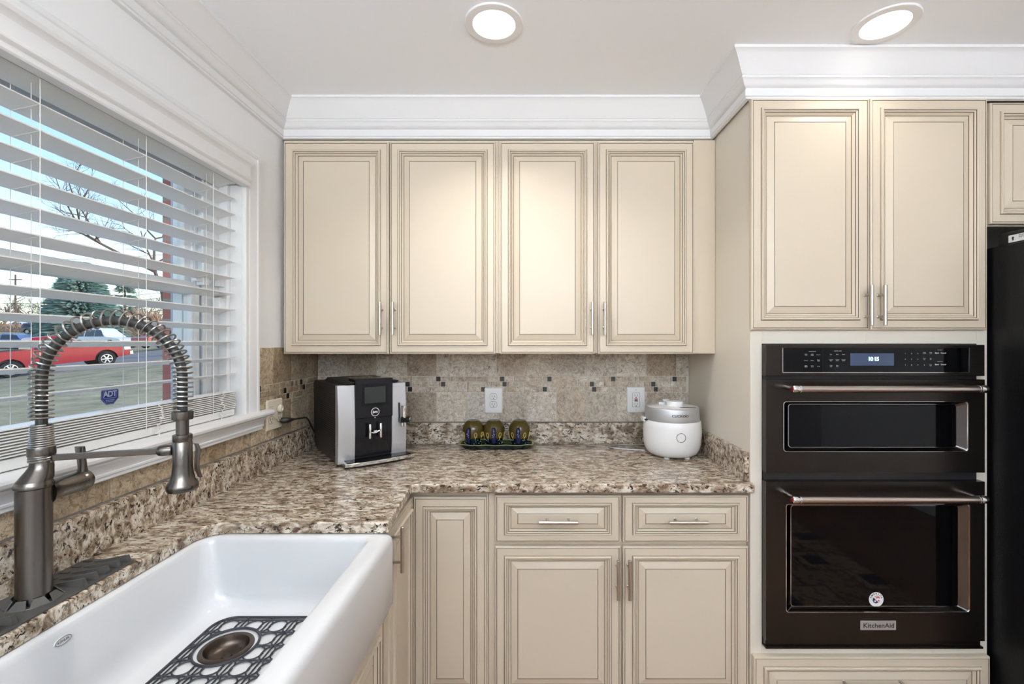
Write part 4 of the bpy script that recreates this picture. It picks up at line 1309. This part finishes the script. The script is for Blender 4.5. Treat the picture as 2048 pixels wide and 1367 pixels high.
# ================================================================== RICE COOKER
RC = V(.642, 2.058, .9142)
rc = thing('rice_cooker', 'round white rice cooker with silver lid band at the right end of the counter', 'rice cooker', tuple(RC))
b = MB().lathe([(.070, .0035), (.090, .006), (.107, .016), (.1180, .034), (.1240, .058), (.1262, .090), (.1268, .110), (.1255, .135), (.1235, .156), (.1205, .160), (.1150, .160), (.1150, .150)], RC, UZ, 64)
cb_ = b.build('body', M['white_pl'], rc, ang=50)
b = MB().lathe([(.114, .152), (.1175, .1625), (.1185, .166), (.1165, .212), (.1150, .2165), (.1125, .2182), (.1085, .2180)], RC, UZ, 64)
band = b.build('lid_band', M['silver'], rc, ang=40)
b = MB().lathe([(.1085, .2140), (.1085, .2186), (.100, .2205), (.060, .2235), (.020, .2245), (.002, .2245)], RC, UZ, 64)
lid = b.build('lid', M['white_pl'], rc, ang=50)
b = MB().lathe([(.0345, 0), (.0350, .004), (.0345, .018), (.0330, .0205), (.002, .0212)], RC + V(.006, -.022, .2236), UZ, 40)
b.box(RC.x + .004, RC.x + .008, RC.y - .056, RC.y - .020, zz(0) * 0 + RC.z + .2445, RC.z + .2458)
b.build('lid_knob', M['white_pl'], rc, ang=40)
b = MB().lathe([(.017, 0), (.017, .010), (.0165, .0110)], RC + V(-.030, .030, .222), UZ, 28)
b.lathe([(.0125, 0), (.0150, .003), (.0150, .010), (.014, .011)], RC + V(-.018, .030, .2345), UZ, 28)
b.box(RC.x - .052, RC.x - .03, RC.y + .02, RC.y + .042, RC.z + .222, RC.z + .2325)
b.build('steam_valve', M['white_pl'], rc, ang=40)
b = MB().prism(rrect(.0, .070, -.006, .006, .005, 0, 4), RC + V(.010, -.078, .2229), UX, (0, 1, -.02), UZ, 0, .0012)
b.build('lid_display', M['screen'], rc)
def cyl_map(r, z0, a0=-PI / 2):
    return lambda x, y: V(RC.x + r * math.cos(a0 + x / r), RC.y + r * math.sin(a0 + x / r), RC.z + z0 + y)
b = MB(); put_text(b, 'CUCKOO', None or (0, 0, 0), UX, UZ, .0138, 0, .0003, sx=1.18, fn=cyl_map(.1189, .1905))
b.build('logo', M['print_dark'], rc, smooth=False, recalc=False)
b = MB()
f = cyl_map(.1270, .101)
b.tube([f(.0190 * math.cos(2 * PI * k / 40), .0190 * math.sin(2 * PI * k / 40)) for k in range(40)], .0009, 6, closed=True)
b.build('button_ring', M['print_dark'], rc)
for a in (-122, -58, 122, 58):
    c = RC + V(.082 * math.cos(math.radians(a)), .082 * math.sin(math.radians(a)), 0)
    b = MB().lathe([(.0115, 0), (.0120, .002), (.0135, .0065)], c, UZ, 18)
    b.build('foot', M['white_pl'], rc)
b = MB().box(RC.x - .132, RC.x - .118, RC.y - .012, RC.y + .03, RC.z + .150, RC.z + .170)
b.build('hinge', M['white_pl'], rc, bevel=.003)
b = MB().box(RC.x - .1265, RC.x - .1165, RC.y - .030, RC.y - .012, RC.z + .159, RC.z + .164)
b.build('seam_latch', M['dark'], rc)
b = MB()
cp = [(RC.x - .105, RC.y + .07, .9172), (RC.x - .16, RC.y + .085, .9172), (RC.x - .215, RC.y + .10, .9172), (RC.x - .25, RC.y + .125, .9172), (RC.x - .255, RC.y + .155, .9172), (RC.x - .22, RC.y + .180, .9172), (RC.x - .12, RC.y + .186, .9172), (RC.x - .04, RC.y + .185, .9172)]
sm = []
for i in range(len(cp) - 1):
    p0, p1, p2, p3 = [V(*cp[max(0, min(len(cp) - 1, i + d))]) for d in (-1, 0, 1, 2)]
    for k in range(5):
        f = k / 5
        sm.append(.5 * ((2 * p1) + (p2 - p0) * f + (2 * p0 - 5 * p1 + 4 * p2 - p3) * f * f + (3 * p1 - p0 - 3 * p2 + p3) * f ** 3))
b.tube(sm, .0029, 8)
b.build('power_cord', M['silver'], rc)

# ================================================================== MUGS ON A TRAY
TRY = V(-.156, 2.199, .9142)
tr = thing('serving_tray', 'dark glazed pottery tray with wavy pale rim under the three mugs', 'tray', tuple(TRY))
b = MB()
def wavy(hx, hy, z, amp, n=72):
    out = []
    for k in range(n):
        a = 2 * PI * k / n
        ca, sa = math.cos(a), math.sin(a)
        p = 5.0
        q = (abs(ca) ** p + abs(sa) ** p) ** (-1 / p)
        out.append(V(TRY.x + hx * q * ca, TRY.y + hy * q * sa, TRY.z + z + amp * math.sin(13 * a)))
    return out
b.loft([wavy(.144, .046, .0, 0), wavy(.154, .053, .004, 0), wavy(.170, .061, .019, .0009), wavy(.180, .0655, .0235, .0014), wavy(.181, .066, .0262, .0014), wavy(.170, .062, .0222, .0010), wavy(.154, .053, .0075, 0), wavy(.146, .048, .0070, 0)], [0, 0, 0, 1, 1, 2, 2])
b.build('dish', [M['teal'], M['tray_rim'], M['tray_in']], tr, ang=60)
def mug(x, y, turn, label, name='pottery_mug'):
    o = V(x, y, TRY.z + .0080)
    t = thing(name, label, 'mug', tuple(o), 0, 'upturned pottery mugs on the tray')
    b = MB()
    prof = [(.0375, 0), (.0390, .003), (.0385, .012), (.0405, .025), (.0460, .042), (.0508, .060), (.0522, .075), (.0500, .091), (.0425, .107), (.0335, .1180), (.0290, .1215), (.0278, .1225), (.0245, .1220), (.002, .1205)]
    b.lathe(prof, o, UZ, 48, [1, 1, 1, 1, 0, 0, 0, 0, 0, 0, 0, 0, 0])
    bb = b
    a = -PI / 2 + turn
    e = V(math.cos(a), math.sin(a), 0)
    b = MB(); tg = V(-e.y, e.x, 0)
    rings = []
    for r, z, w, h in ((.047, .088, .0080, .005), (.055, .0915, .0090, .006), (.0610, .086, .0095, .006), (.0635, .074, .0098, .0055), (.0630, .055, .0100, .0055), (.0600, .036, .0105, .0055), (.053, .022, .0115, .006), (.040, .015, .0125, .006)):
        rings.append((r, z, w, h))
    P = [o + e * r + V(0, 0, z) for r, z, _, _ in rings]
    lr = []
    for i, (r, z, w, h) in enumerate(rings):
        t_ = (P[min(i + 1, len(P) - 1)] - P[max(i - 1, 0)]).normalized(); nn = t_.cross(tg).normalized()
        lr.append([P[i] + tg * (w * math.cos(2 * PI * k / 12)) + nn * (h * math.sin(2 * PI * k / 12)) for k in range(12)])
    b.loft(lr)
    h = b.build('handle', M['navy'], t, ang=60)
    # slip-trailed decoration on the body: yellow loops, white dots
    b = bb
    def surf(ang, z, lift=.0006):
        zs = [p[1] for p in prof]; r = prof[0][0]
        for i in range(len(prof) - 1):
            if zs[i] <= z <= zs[i + 1]:
                f = (z - zs[i]) / max(1e-6, zs[i + 1] - zs[i]); r = prof[i][0] + (prof[i + 1][0] - prof[i][0]) * f; break
        return o + V((r + lift) * math.cos(a + ang), (r + lift) * math.sin(a + ang), z)
    for k in range(8):
        ang = .62 + (2 * PI - 1.24) * k / 7
        pts = []
        for i in range(15):
            q = 2 * PI * i / 14
            pts.append(surf(ang + .13 * math.sin(q) * (1 - .45 * (math.cos(q) < 0) * abs(math.cos(q))), .0585 + .0125 * -math.cos(q) * -1 * 1.0))
        b.tube(pts, .0014, 6, 2)
        b.tube([surf(ang, .047), surf(ang, .034)], .0012, 6, 2)
    rr_ = random.Random(int(1000 * (x + 2)))
    for k in range(26):
        p = surf(.5 + (2 * PI - 1.0) * k / 25, rr_.choice((.010, .018, .027, .034)) + rr_.uniform(-.002, .002))
        b.lathe([(.0005, -.0015), (.0019, -.0008), (.0022, 0), (.0019, .0008), (.0005, .0015)], p, UZ, 8, 3)
    for k in range(5):
        p = o + e * (.0685 - .0004 * k) + V(0, 0, .070 - .004 * k) + tg * rr_.uniform(-.005, .005)
        b.lathe([(.0005, -.0013), (.0016, -.0006), (.0016, .0006), (.0005, .0013)], p, UZ, 8, 3)
    b.build('body', [M['olive'], M['teal'], M['yellow'], M['dotwhite']], t, ang=60)
mug(-.268, 2.200, -.28, 'olive and dark blue upturned pottery mug at the left end of the tray')
mug(-.168, 2.198, .05, 'olive and dark blue upturned pottery mug in the middle of the tray')
mug(-.046, 2.198, -.08, 'olive and dark blue upturned pottery mug at the right end of the tray')

# ================================================================== OUTLETS
def duplex(mb, O, u, v, n, mi=0, dk=1):
    for s in (1, -1):
        c = Vector(O) + Vector(v) * (.0195 * s)
        sh = []
        for k in range(32):
            a = 2 * PI * k / 32
            sh.append((.0172 * math.cos(a), max(-.0142, min(.0142, .0172 * math.sin(a)))))
        mb.prism(sh, c, u, v, n, 0, .0018, mi)
        strip(mb, [(p[0] * 1.07, p[1] * 1.07) for p in sh], .0011, c, Vector(u), Vector(v), Vector(n), .0004, dk)
        for x, h in ((-.0062, .0042), (.0062, .0036)):
            mb.prism([(x - .0010, .0015 - h), (x + .0010, .0015 - h), (x + .0010, .0035 + h), (x - .0010, .0035 + h)], c, u, v, n, .0018, .0021, dk)
        mb.prism([(.0026 * math.cos(2 * PI * k / 14), -.0080 + .0026 * math.sin(2 * PI * k / 14)) for k in range(14)], c, u, v, n, .0018, .0021, dk)
def plate(name, label, O, u, v, n, w, h, mat, gangs, kind):
    O, u, v, n = Vector(O), Vector(u), Vector(v), Vector(n)
    t = thing(name, label, 'outlet', tuple(O))
    b = MB()
    R = lambda e, d: [O + u * p.x + v * p.y + n * d for p in rrect(-w / 2 + e, w / 2 - e, -h / 2 + e, h / 2 - e, .006, 0, 5)]
    b.loft([R(0, 0), R(0, .002), R(.0012, .0040), R(.004, .0056), R(.006, .0060)])
    b.build('cover_plate', mat, t, ang=30)
    return t, O, u, v, n
bf = BY - .0093
t, O, u, v, n = plate('wall_outlet', 'white duplex wall outlet in the back tiles above the mugs', (-.1770, bf, zz(-.2915)), UX, UZ, XN, .090, .128, M['white_pl'], 1, 'd')
b = MB(); duplex(b, O + n * .006, u, v, n)
b.lathe([(.0022, 0), (.0022, .0012)], O + n * .006, n, 12, 0)
b.prism([(-.0168, -.034), (.0168, -.034), (.0168, .034), (-.0168, .034)], O + n * .006, u, v, n, .0, .0002, 0)
b.build('receptacle', [M['white_pl'], M['dark']], t)
t, O, u, v, n = plate('wall_outlet', 'white outlet with red and black test buttons in the back tiles beside the rice cooker', (.5330, bf, zz(-.2880)), UX, UZ, XN, .090, .128, M['white_pl'], 1, 'g')
b = MB()
b.prism([(-.0175, -.034), (.0175, -.034), (.0175, .034), (-.0175, .034)], O + n * .006, u, v, n, 0, .0014, 0)
strip(b, [(-.0182, -.0348), (.0182, -.0348), (.0182, .0348), (-.0182, .0348)], .0011, O + n * .006, u, v, n, .0004, 1)
for s in (1, -1):
    c = O + n * .0074 + v * (.0215 * s)
    for x in (-.0062, .0062): b.prism([(x - .001, -.002), (x + .001, -.002), (x + .001, .006), (x - .001, .006)], c, u, v, n, 0, .0004, 1)
    b.prism([(.0027 * math.cos(2 * PI * k / 14), -.0085 + .0027 * math.sin(2 * PI * k / 14)) for k in range(14)], c, u, v, n, 0, .0004, 1)
for z in (.0505, -.0505): b.lathe([(.0026, 0), (.0026, .0009), (.001, .0012)], O + n * .006 + v * z, n, 14, 2)
b.build('receptacle', [M['white_pl'], M['dark'], M['silver']], t, smooth=False)
MB().obox(O + n * .0079 + v * .0042, u * .0078, v * .0030, n * .0009).build('reset_button', M['red'], t)
MB().obox(O + n * .0079 - v * .0042, u * .0078, v * .0030, n * .0009).build('test_button', M['dark'], t)
t, O, u, v, n = plate('wall_outlet', 'almond two-gang outlet plate with a black plug on the left wall beside the window', (WX + .0094, 1.8945, zz(-.2985)), (0, 1, 0), UZ, (1, 0, 0), .118, .124, M['almond'], 2, 'd')
for s_ in (-1, 1):
    b = MB(); duplex(b, O + n * .006 + u * (.030 * s_), u, v, n)
    b.lathe([(.0022, 0), (.0022, .0012)], O + n * .006 + u * (.03 * s_), n, 12, 0)
    b.prism([(-.0168, -.034), (.0168, -.034), (.0168, .034), (-.0168, .034)], O + n * .006 + u * (.03 * s_), u, v, n, .0, .0002, 0)
    b.build('receptacle', [M['almond'], M['dark']], t)
b = MB().lathe([(.0160, 0), (.0168, .002), (.0165, .008), (.0125, .011), (.008, .0115), (.007, .009), (.002, .009)], O + n * .0079 + u * .0300 + v * .0195, n, 28)
b.build('socket_cap', M['almond'], t, ang=40)
b = MB().obox(O + n * .014 - u * .008 - v * .012, u * .013 + v * -.006, n * .0022, v * .0035)
b.build('night_light', M['almond'], t, bevel=.001)

# ================================================================== CEILING LIGHTS
def ceiling_light(x, y, label, k=1.0):
    t = thing('ceiling_light', label, 'ceiling light', (x, y, CEIL), group='recessed ceiling lights')
    b = MB().lathe([(.0935, -.0002), (.0935, -.003), (.0915, -.0052), (.075, -.0062), (.0685, -.0060), (.0672, -.0035)], (x, y, CEIL), UZ, 64)
    b.build('trim_ring', M['white_pl'], t, ang=40)
    b = MB().lathe([(.0674, -.0008), (.0674, -.0038), (.045, -.0044), (.002, -.0046)], (x, y, CEIL), UZ, 48)
    b.build('diffuser', M['diffuser'], t, ang=60)
    ld = bpy.data.lights.new('lamp', 'AREA'); ld.shape = 'DISK'; ld.size = .13; ld.spread = math.radians(125); ld.energy = LAMP_W * k; ld.color = LAMP_COL
    lo = bpy.data.objects.new('lamp', ld); COL.objects.link(lo); lo.parent = t; lo.location = (0, 0, -.0075)
    ORG['lamp'] = V(x, y, CEIL)
ceiling_light(-.112, 1.468, 'recessed round ceiling light in front of the wall cabinets', 2.1)
ceiling_light(1.143, 1.470, 'recessed round ceiling light touching the crown above the oven tower', .3)
for x, y, w in ((-.72, .50, 'over the sink'), (1.143, .10, 'in the room to the right of the camera'), (2.40, 1.30, 'beyond the refrigerator'), (-.60, -1.30, 'over the worktop behind the camera'), (1.143, -1.40, 'behind the camera'), (2.40, -.6, 'far right of the camera')):  # out of view; all but the sink one added to fill the room
    ceiling_light(x, y, 'unseen recessed round ceiling light ' + w, .5 if 'sink' in w else .28)

# rug seen mirrored in the oven glass
b = MB().box(.52, 2.10, -1.7, 1.24, .0005, .011)
tag(b.build('area_rug', M['rug'], smooth=False), 'tan and dark patterned woven rug mirrored in the lower oven glass', 'rug')

# ================================================================== OUTSIDE
def ease(t): t = max(0, min(1, t)); return t * t * (3 - 2 * t)
KN = [(-60, -1.5), (0, -1.30), (10, -1.45), (24.5, -1.52), (32, -1.15), (42, -.75), (60, .55), (90, 2.3), (150, 5.0), (260, 9.5), (500, 18)]
def gz(x, y):
    s = y * .62 + (-x) * .40 if True else y
    # distance outwards measured so that the street falls away to the left
    d = .5 * (y + -x / .97)
    for (a, za), (c, zc) in zip(KN[:-1], KN[1:]):
        if a <= d <= c:
            z = za + (zc - za) * ease((d - a) / (c - a)) if c - a < 20 else za + (zc - za) * (d - a) / (c - a); break
    else: z = KN[-1][1] if d > 0 else KN[0][1]
    u = x + .97 * y
    return zz(z + .085 * max(-9, min(9, u + 1)) * ease((d - 12) / 9) * (1 - ease((d - 34) / 20)))
# lawn and street as one terrain split by material
b = MB()
xs = [-1.45 - .9 * k for k in range(40)] + [-37.5 - 4 * k for k in range(1, 70)]
ys = [-6 + 1.0 * k for k in range(60)] + [54 + 4 * k for k in range(1, 62)]
vs = [(x, y, gz(x, y)) for y in ys for x in xs]
fs, ms = [], []
def is_road(x, y):
    u = x + .97 * y; d = .5 * (y - x / .97)
    # street parallel to the truck, then bending away uphill
    dx, dy = .48, .88
    px_, py_ = x + 25.0, y - 24.3
    lat = px_ * dy - py_ * dx; lon = px_ * dx + py_ * dy
    return -7.6 < lat < 1.3 and lon < 60
for j in range(len(ys) - 1):
    for i in range(len(xs) - 1):
        a = j * len(xs) + i
        fs.append((a, a + 1, a + 1 + len(xs), a + len(xs)))
        cx, cy = (xs[i] + xs[i + 1]) / 2, (ys[j] + ys[j + 1]) / 2
        ms.append(1 if is_road(cx, cy) else 0)
b.add(vs, fs, ms)
tag(b.build('lawn', [M['lawn'], M['asphalt']], ang=80), kind='structure')

def place(o, x, y, ang, dz=0):
    o.location = (x, y, gz(x, y) + dz); o.rotation_euler = (0, 0, ang)

# ------------------------------------------------------------------ vehicles: x forward, built at the origin
def wheel(mb, x, y, s, r=.39, w=.26):
    mb.lathe([(r * .60, -w / 2), (r * .93, -w / 2), (r, -w / 2 + .04), (r, w / 2 - .04), (r * .93, w / 2), (r * .64, w / 2), (r * .62, w / 2 - .03)], (x, y, r), (0, s, 0), 32, 0)
    c = V(x, y + s * (w / 2 - .02), r)
    mb.lathe([(r * .62, -.05), (r * .63, .012), (r * .57, .016), (r * .55, -.01)], c, (0, s, 0), 32, 1, cap=False)
    mb.lathe([(r * .17, -.05), (r * .17, .012), (r * .08, .02)], c, (0, s, 0), 16, 1)
    for k in range(6):
        a = 2 * PI * k / 6
        e = V(math.cos(a), 0, math.sin(a)); t_ = V(-math.sin(a), 0, math.cos(a))
        mb.obox(c + e * (r * .37), e * (r * .22), t_ * (r * .075), V(0, .012, 0), 1)
    mb.lathe([(r * .56, -.055), (r * .55, -.05)], c, (0, s, 0), 24, 0)
def arch(cx, r, k=10):
    return [(cx + r * math.cos(PI * i / k), .42 + r * math.sin(PI * i / k)) for i in range(k + 1)]
def pickup(label, x, y, ang):
    t = thing('pickup_truck', label, 'truck', (0, 0, 0), local=True)
    P = M['carred']
    b = MB()
    low = [(2.86, .50), (2.90, .78), (2.86, 1.06), (2.55, 1.16), (1.30, 1.24), (.95, 1.26), (-1.05, 1.26), (-2.86, 1.24), (-2.90, .62), (-2.42, .52)]
    body = low[:-1] + [(-2.36, .46)] + list(reversed(arch(-1.86, .50))) + [(-1.34, .42), (1.28, .42)] + list(reversed(arch(1.80, .50))) + [(2.32, .46)]
    b.prism(body, (0, 0, 0), (1, 0, 0), (0, 0, 1), (0, 1, 0), -.99, .99)
    b.box(-2.84, -1.12, -.90, .90, 1.245, 1.30)
    b.build('body', P, t, bevel=.03)
    b = MB().box(-2.80, -1.16, -.86, .86, 1.301, 1.312)
    b.build('bed_liner', M['dark'], t)
    b = MB(); rings = []
    for z, xf, xr, hy in ((1.24, 1.15, -1.08, .93), (1.55, .72, -1.02, .84), (1.80, .30, -.95, .74), (1.88, .10, -.88, .66)):
        rings.append([V(xf, -hy, z), V(xf, hy, z), V(xr, hy, z), V(xr, -hy, z)])
    b.loft(rings)
    b.build('cab', P, t, bevel=.03)
    b = MB()
    for s in (-1, 1):
        for x0, x1 in ((-.92, -.18), (-.10, .70)):
            q = [V(x0, s * .938, 1.28), V(x1, s * .938, 1.28), V(min(x1, .70) - .38 * (x1 > .5), s * .80, 1.74), V(x0 + .04, s * .80, 1.74)]
            b.add([p + V(0, s * .004, 0) for p in q] + [p + V(0, s * -.03, 0) for p in q], [(0, 1, 2, 3), (7, 6, 5, 4), (0, 4, 5, 1), (1, 5, 6, 2), (2, 6, 7, 3), (3, 7, 4, 0)])
    q = [V(1.14, -.82, 1.27), V(1.14, .82, 1.27), V(.36, .70, 1.77), V(.36, -.70, 1.77)]
    b.add([p + V(.02, 0, .01) for p in q] + [p - V(.05, 0, .02) for p in q], [(0, 1, 2, 3), (7, 6, 5, 4), (0, 4, 5, 1), (1, 5, 6, 2), (2, 6, 7, 3), (3, 7, 4, 0)])
    b.build('windows', M['carglass'], t)
    b = MB().box(2.82, 3.02, -.97, .97, .50, .72, 0).box(2.84, 2.95, -.62, .62, .70, 1.02, 1)
    for z in (.80, .90, .99): b.box(2.93, 2.97, -.62, .62, z - .02, z + .02, 0)
    b.build('front_bumper', [M['chrome'], M['dark']], t, bevel=.02)
    MB().box(-3.0, -2.86, -.95, .95, .52, .72).build('rear_bumper', M['chrome'], t, bevel=.02)
    for s in (-1, 1): MB().box(2.62, 2.93, s * .64, s * 1.0, .80, 1.05).build('headlight', M['carwhite'], t, bevel=.02)
    for xa in (-1.86, 1.80): MB().box(xa - .46, xa + .46, -.90, .90, .35, .90).build('wheel_well', M['dark'], t)
    for xa in (-1.86, 1.80):
        for s in (-1, 1):
            b = MB(); wheel(b, xa, s * .86, s, .41, .27)
            b.build('wheel', [M['tyre'], M['alloy']], t, ang=40)
    for s in (-1, 1): MB().box(.62, .78, s * .97, s * 1.16, 1.24, 1.44).build('mirror', P, t, bevel=.02)
    place(t, x, y, ang); return t
def car(name, label, x, y, ang, mat, Lc=4.7, Hc=1.45, Wc=1.8, suv=False, cat='car'):
    t = thing(name, label, cat, (0, 0, 0), local=True)
    h = Lc / 2; r = .33 if not suv else .37; belt = Hc * (.60 if not suv else .58)
    f, rr_ = h * .60, -h * .58
    b = MB()
    ar = lambda c: list(reversed([(c + (r + .07) * math.cos(PI * i / 8), r + (r + .07) * math.sin(PI * i / 8)) for i in range(9)]))
    body = [(h, .36), (h, belt * .72), (h * .9, belt * .86), (h * .45, belt), (-h * .9, belt * 1.02), (-h, belt * .9), (-h, .40), (-h * .9, .28)] + ar(rr_) + ar(f) + [(h * .92, .28)]
    b.prism(body, (0, 0, 0), (1, 0, 0), (0, 0, 1), (0, 1, 0), -Wc / 2, Wc / 2)
    b.build('body', mat, t, bevel=.04)
    b = MB(); xb = -h * (.93 if suv else .72); xt = -h * (.86 if suv else .42)
    lv = []
    for z, xf, xr, hy in ((belt * .98, h * .42, xb, Wc * .47), (Hc * .93, h * .08, xt, Wc * .40), (Hc, -h * .02, xt + .1, Wc * .36)):
        lv.append([V(xf, -hy, z), V(xf, hy, z), V(xr, hy, z), V(xr, -hy, z)])
    b.loft(lv); b.build('roof', mat, t, bevel=.03)
    for s in (-1, 1):
        b = MB()
        for x0, x1, k0, k1 in ((-h * .02, h * .33, .0, -.10), (-h * .40, -h * .05, .02, 0)) + (((-h * .80, -h * .45, .03, 0),) if suv else ()):
            q = [V(x0, s * Wc * .468, belt * 1.03), V(x1, s * Wc * .468, belt * 1.03), V(x1 + k1 * h * 1.6, s * Wc * .410, Hc * .90), V(x0 + k0 * h, s * Wc * .410, Hc * .90)]
            b.add([p + V(0, s * .014, 0) for p in q] + [p - V(0, s * .03, 0) for p in q], [(0, 1, 2, 3), (7, 6, 5, 4), (0, 4, 5, 1), (1, 5, 6, 2), (2, 6, 7, 3), (3, 7, 4, 0)])
        b.build('side_windows', M['carglass'], t)
    for xa in (f, rr_):
        for s in (-1, 1):
            b = MB(); wheel(b, xa, s * (Wc / 2 - .10), s, r, .2); b.build('wheel', [M['tyre'], M['alloy']], t, ang=40)
    place(t, x, y, ang); return t
TH = math.atan2(.88, .48)
tp = pickup('red pickup truck parked across the street beyond the sink window', -25.25, 24.5, TH)
tp.rotation_euler = (0, math.radians(-6.6), TH)
def ray(p, y): return (p - 1058) / 916 * y
car('sport_utility_vehicle', 'silver white sport utility vehicle parked behind the red pickup', ray(212, 40), 40, TH - 1.2, M['carwhite'], 5.1, 1.85, 1.95, True)
car('sedan', 'red car half hidden by the brick edge at the right of the window', ray(343, 36), 36, TH + .2, M['carred'], 4.6, 1.45, 1.8)
car('sedan', 'dark grey car up the street left of the evergreen', ray(88, 66), 66, TH - .9, M['cardark'], 4.8, 1.6, 1.85, True)
car('sedan', 'white car farthest up the street beside the utility pole', ray(45, 80), 80, TH - 1.0, M['carwhite'], 4.6, 1.45, 1.8)
car('van', 'blue van on the far road above the white car', ray(64, 92), 92, TH - 1.3, M['carblue'], 5.2, 2.1, 2.0, True, 'van')
car('sedan', 'blue car in the street at the left edge of the window', ray(40, 44), 44, TH - 1.0, M['carblue'], 4.6, 1.4, 1.8)

# ------------------------------------------------------------------ trees
def conifer(label, x, y, h, r, mat, seed, dens=1.0, name='evergreen_tree', gap=.0, top_r=.0):
    R_ = random.Random(seed)
    base = gz(x, y)
    t = thing(name, label, 'tree', (x, y, base))
    MB().tube([(x, y, base - .2), (x, y, base + h * .97)], [.28, .04], 8).build('trunk', M['bark'], t)
    b = MB()
    n = int(5200 * dens)
    for k in range(n):
        f = R_.random() ** .8
        z = base + h * (.06 + .94 * f)
        rad = (r * (1 - f) ** .75 + top_r) * R_.uniform(.55, 1.08)
        a = R_.uniform(0, 2 * PI)
        if gap and math.sin(f * 34) > 1 - gap * 2: continue
        e = V(math.cos(a), math.sin(a), 0)
        st = V(x, y, z) + e * rad * R_.uniform(.1, .5)
        tip = V(x, y, z - rad * R_.uniform(-.05, .22)) + e * rad
        sd_ = V(-e.y, e.x, 0) * (.07 + .035 * rad)
        md = st.lerp(tip, .55); up = V(0, 0, .06 + .02 * rad)
        b.add([st, md + sd_, tip, md - sd_, md + up, md - up * 1.6], [(0, 1, 4), (1, 2, 4), (2, 3, 4), (3, 0, 4), (1, 0, 5), (2, 1, 5), (3, 2, 5), (0, 3, 5)])
    b.build('needles', mat, t, smooth=False)
    return t
conifer('large dense blue-green evergreen beyond the red pickup', ray(163, 52), 52, 9.0, 3.5, M['conifer'], 3, 1.3, top_r=.9)
conifer('thin open pine just right of the large evergreen', ray(250, 78), 78, 11.0, 3.4, M['pine'], 8, .35, 'pine_tree', .22)
def branchy(b, p, d, L_, r, lvl, R_):
    n = 4; pts = [p]; q = d.normalized()
    for k in range(n):
        q = (q + V(R_.uniform(-.16, .16), R_.uniform(-.16, .16), R_.uniform(-.06, .12))).normalized()
        pts.append(pts[-1] + q * L_ / n)
    b.tube(pts, [r * (1 - .55 * k / n) for k in range(n + 1)], 5 if lvl > 1 else 3, cap=False)
    if lvl == 0: return
    for k in range(3 + (lvl > 2)):
        i = R_.randint(1, n)
        a = R_.uniform(0, 2 * PI); u_, w_ = frame_of(q)
        nd = (q * R_.uniform(.5, 1.0) + (u_ * math.cos(a) + w_ * math.sin(a)) * R_.uniform(.5, .95)).normalized()
        branchy(b, pts[i], nd, L_ * R_.uniform(.52, .74), r * .52, lvl - 1, R_)
def bare(label, x, y, h, seed, lvl=5, lean=(0, 0, 1), r=.2):
    base = gz(x, y)
    t = thing('bare_tree', label, 'tree', (x, y, base))
    R_ = random.Random(seed); b = MB()
    branchy(b, V(x, y, base - .1), V(*lean), h * .42, r, lvl, R_)
    b.build('branches', M['bark'], t, smooth=False)
    return t
bare('tall leafless tree whose branches show high beside the brick edge', ray(352, 30), 30, 13.5, 21, 6, (-.16, .0, 1), .22)
bare('leafless tree low behind the hedge at the right of the window', ray(296, 90), 90, 14, 4, 5)
for k, (p, d, h) in enumerate(((8, 96, 11), (38, 120, 13), (62, 112, 9.5), (88, 150, 13))):
    bare(('leafless tree at the far left of the window', 'leafless tree behind the utility pole', 'leafless tree above the blue van', 'leafless tree beside the left edge of the evergreen')[k], ray(p, d), d, h, 40 + k, 5, (0, 0, 1), .25)['group'] = 'bare trees along the far road'
def shrub(label, x, y, h, w, seed):
    R_ = random.Random(seed); base = gz(x, y)
    b = MB()
    for k in range(420):
        a = R_.uniform(0, 2 * PI); q = R_.random() ** .5
        p0 = V(x + w * .5 * q * math.cos(a), y + w * .4 * q * math.sin(a), base + R_.uniform(-.05, h * .5))
        d = V(R_.uniform(-.7, .7), R_.uniform(-.7, .7), R_.uniform(.3, 1.0)) * h * .5
        b.tube([p0, p0 + d * .5 + V(R_.uniform(-.1, .1), 0, .05), p0 + d], [.055, .04, .012], 3, cap=False)
    tag(b.build('brown_shrub', M['twig'], smooth=False), label, 'shrub', 'leafless shrubs behind the parked cars')
for k, (p, d, h, w, lb) in enumerate(((128, 72, 2.6, 7, 'brown leafless shrub left of the pickup, under the evergreen'), (184, 80, 3.6, 5, 'brown leafless shrub behind the silver vehicle'), (222, 60, 4.6, 2.6, 'brown leafless shrub between the silver vehicle and the pine'),
        (296, 68, 5.2, 2.6, 'brown leafless shrub right of the pine'), (303, 45, 3.8, 2.4, 'brown leafless shrub above the red car'), (8, 72, 1.8, 7, 'brown leafless shrub at the left edge of the window'))):
    shrub(lb, ray(p, d), d, h, w, 70 + k)
# utility pole and overhead cables
ux, uy = ray(31, 78), 78
b = MB().tube([(ux, uy, gz(ux, uy) - .2), (ux, uy, gz(ux, uy) + 9.5)], [.15, .11], 10).box(ux - 1.1, ux + 1.1, uy - .06, uy + .06, gz(ux, uy) + 8.6, gz(ux, uy) + 8.75)
tag(b.build('utility_pole', M['bark']), 'wooden utility pole far up the street', 'pole')
for k, (z0, z1) in enumerate(((zz(5.7), zz(5.3)), (zz(5.2), zz(4.7)), (zz(4.8), zz(4.2)), (zz(9.2), zz(8.0)))):
    pa, pb = V(ray(-260, 46), 46, z0), V(ray(420, 40), 40, z1)
    pts = [pa.lerp(pb, i / 24) - V(0, 0, .9 * 4 * (i / 24) * (1 - i / 24)) for i in range(25)]
    tag(MB().tube(pts, .018, 5).build('power_line', M['wire']), ('highest of the three low overhead cables crossing the sky', 'middle of the three low overhead cables', 'lowest of the overhead cables, just above the evergreen top', 'overhead cable crossing above the meeting rail of the window')[k], 'cable', 'overhead cables')
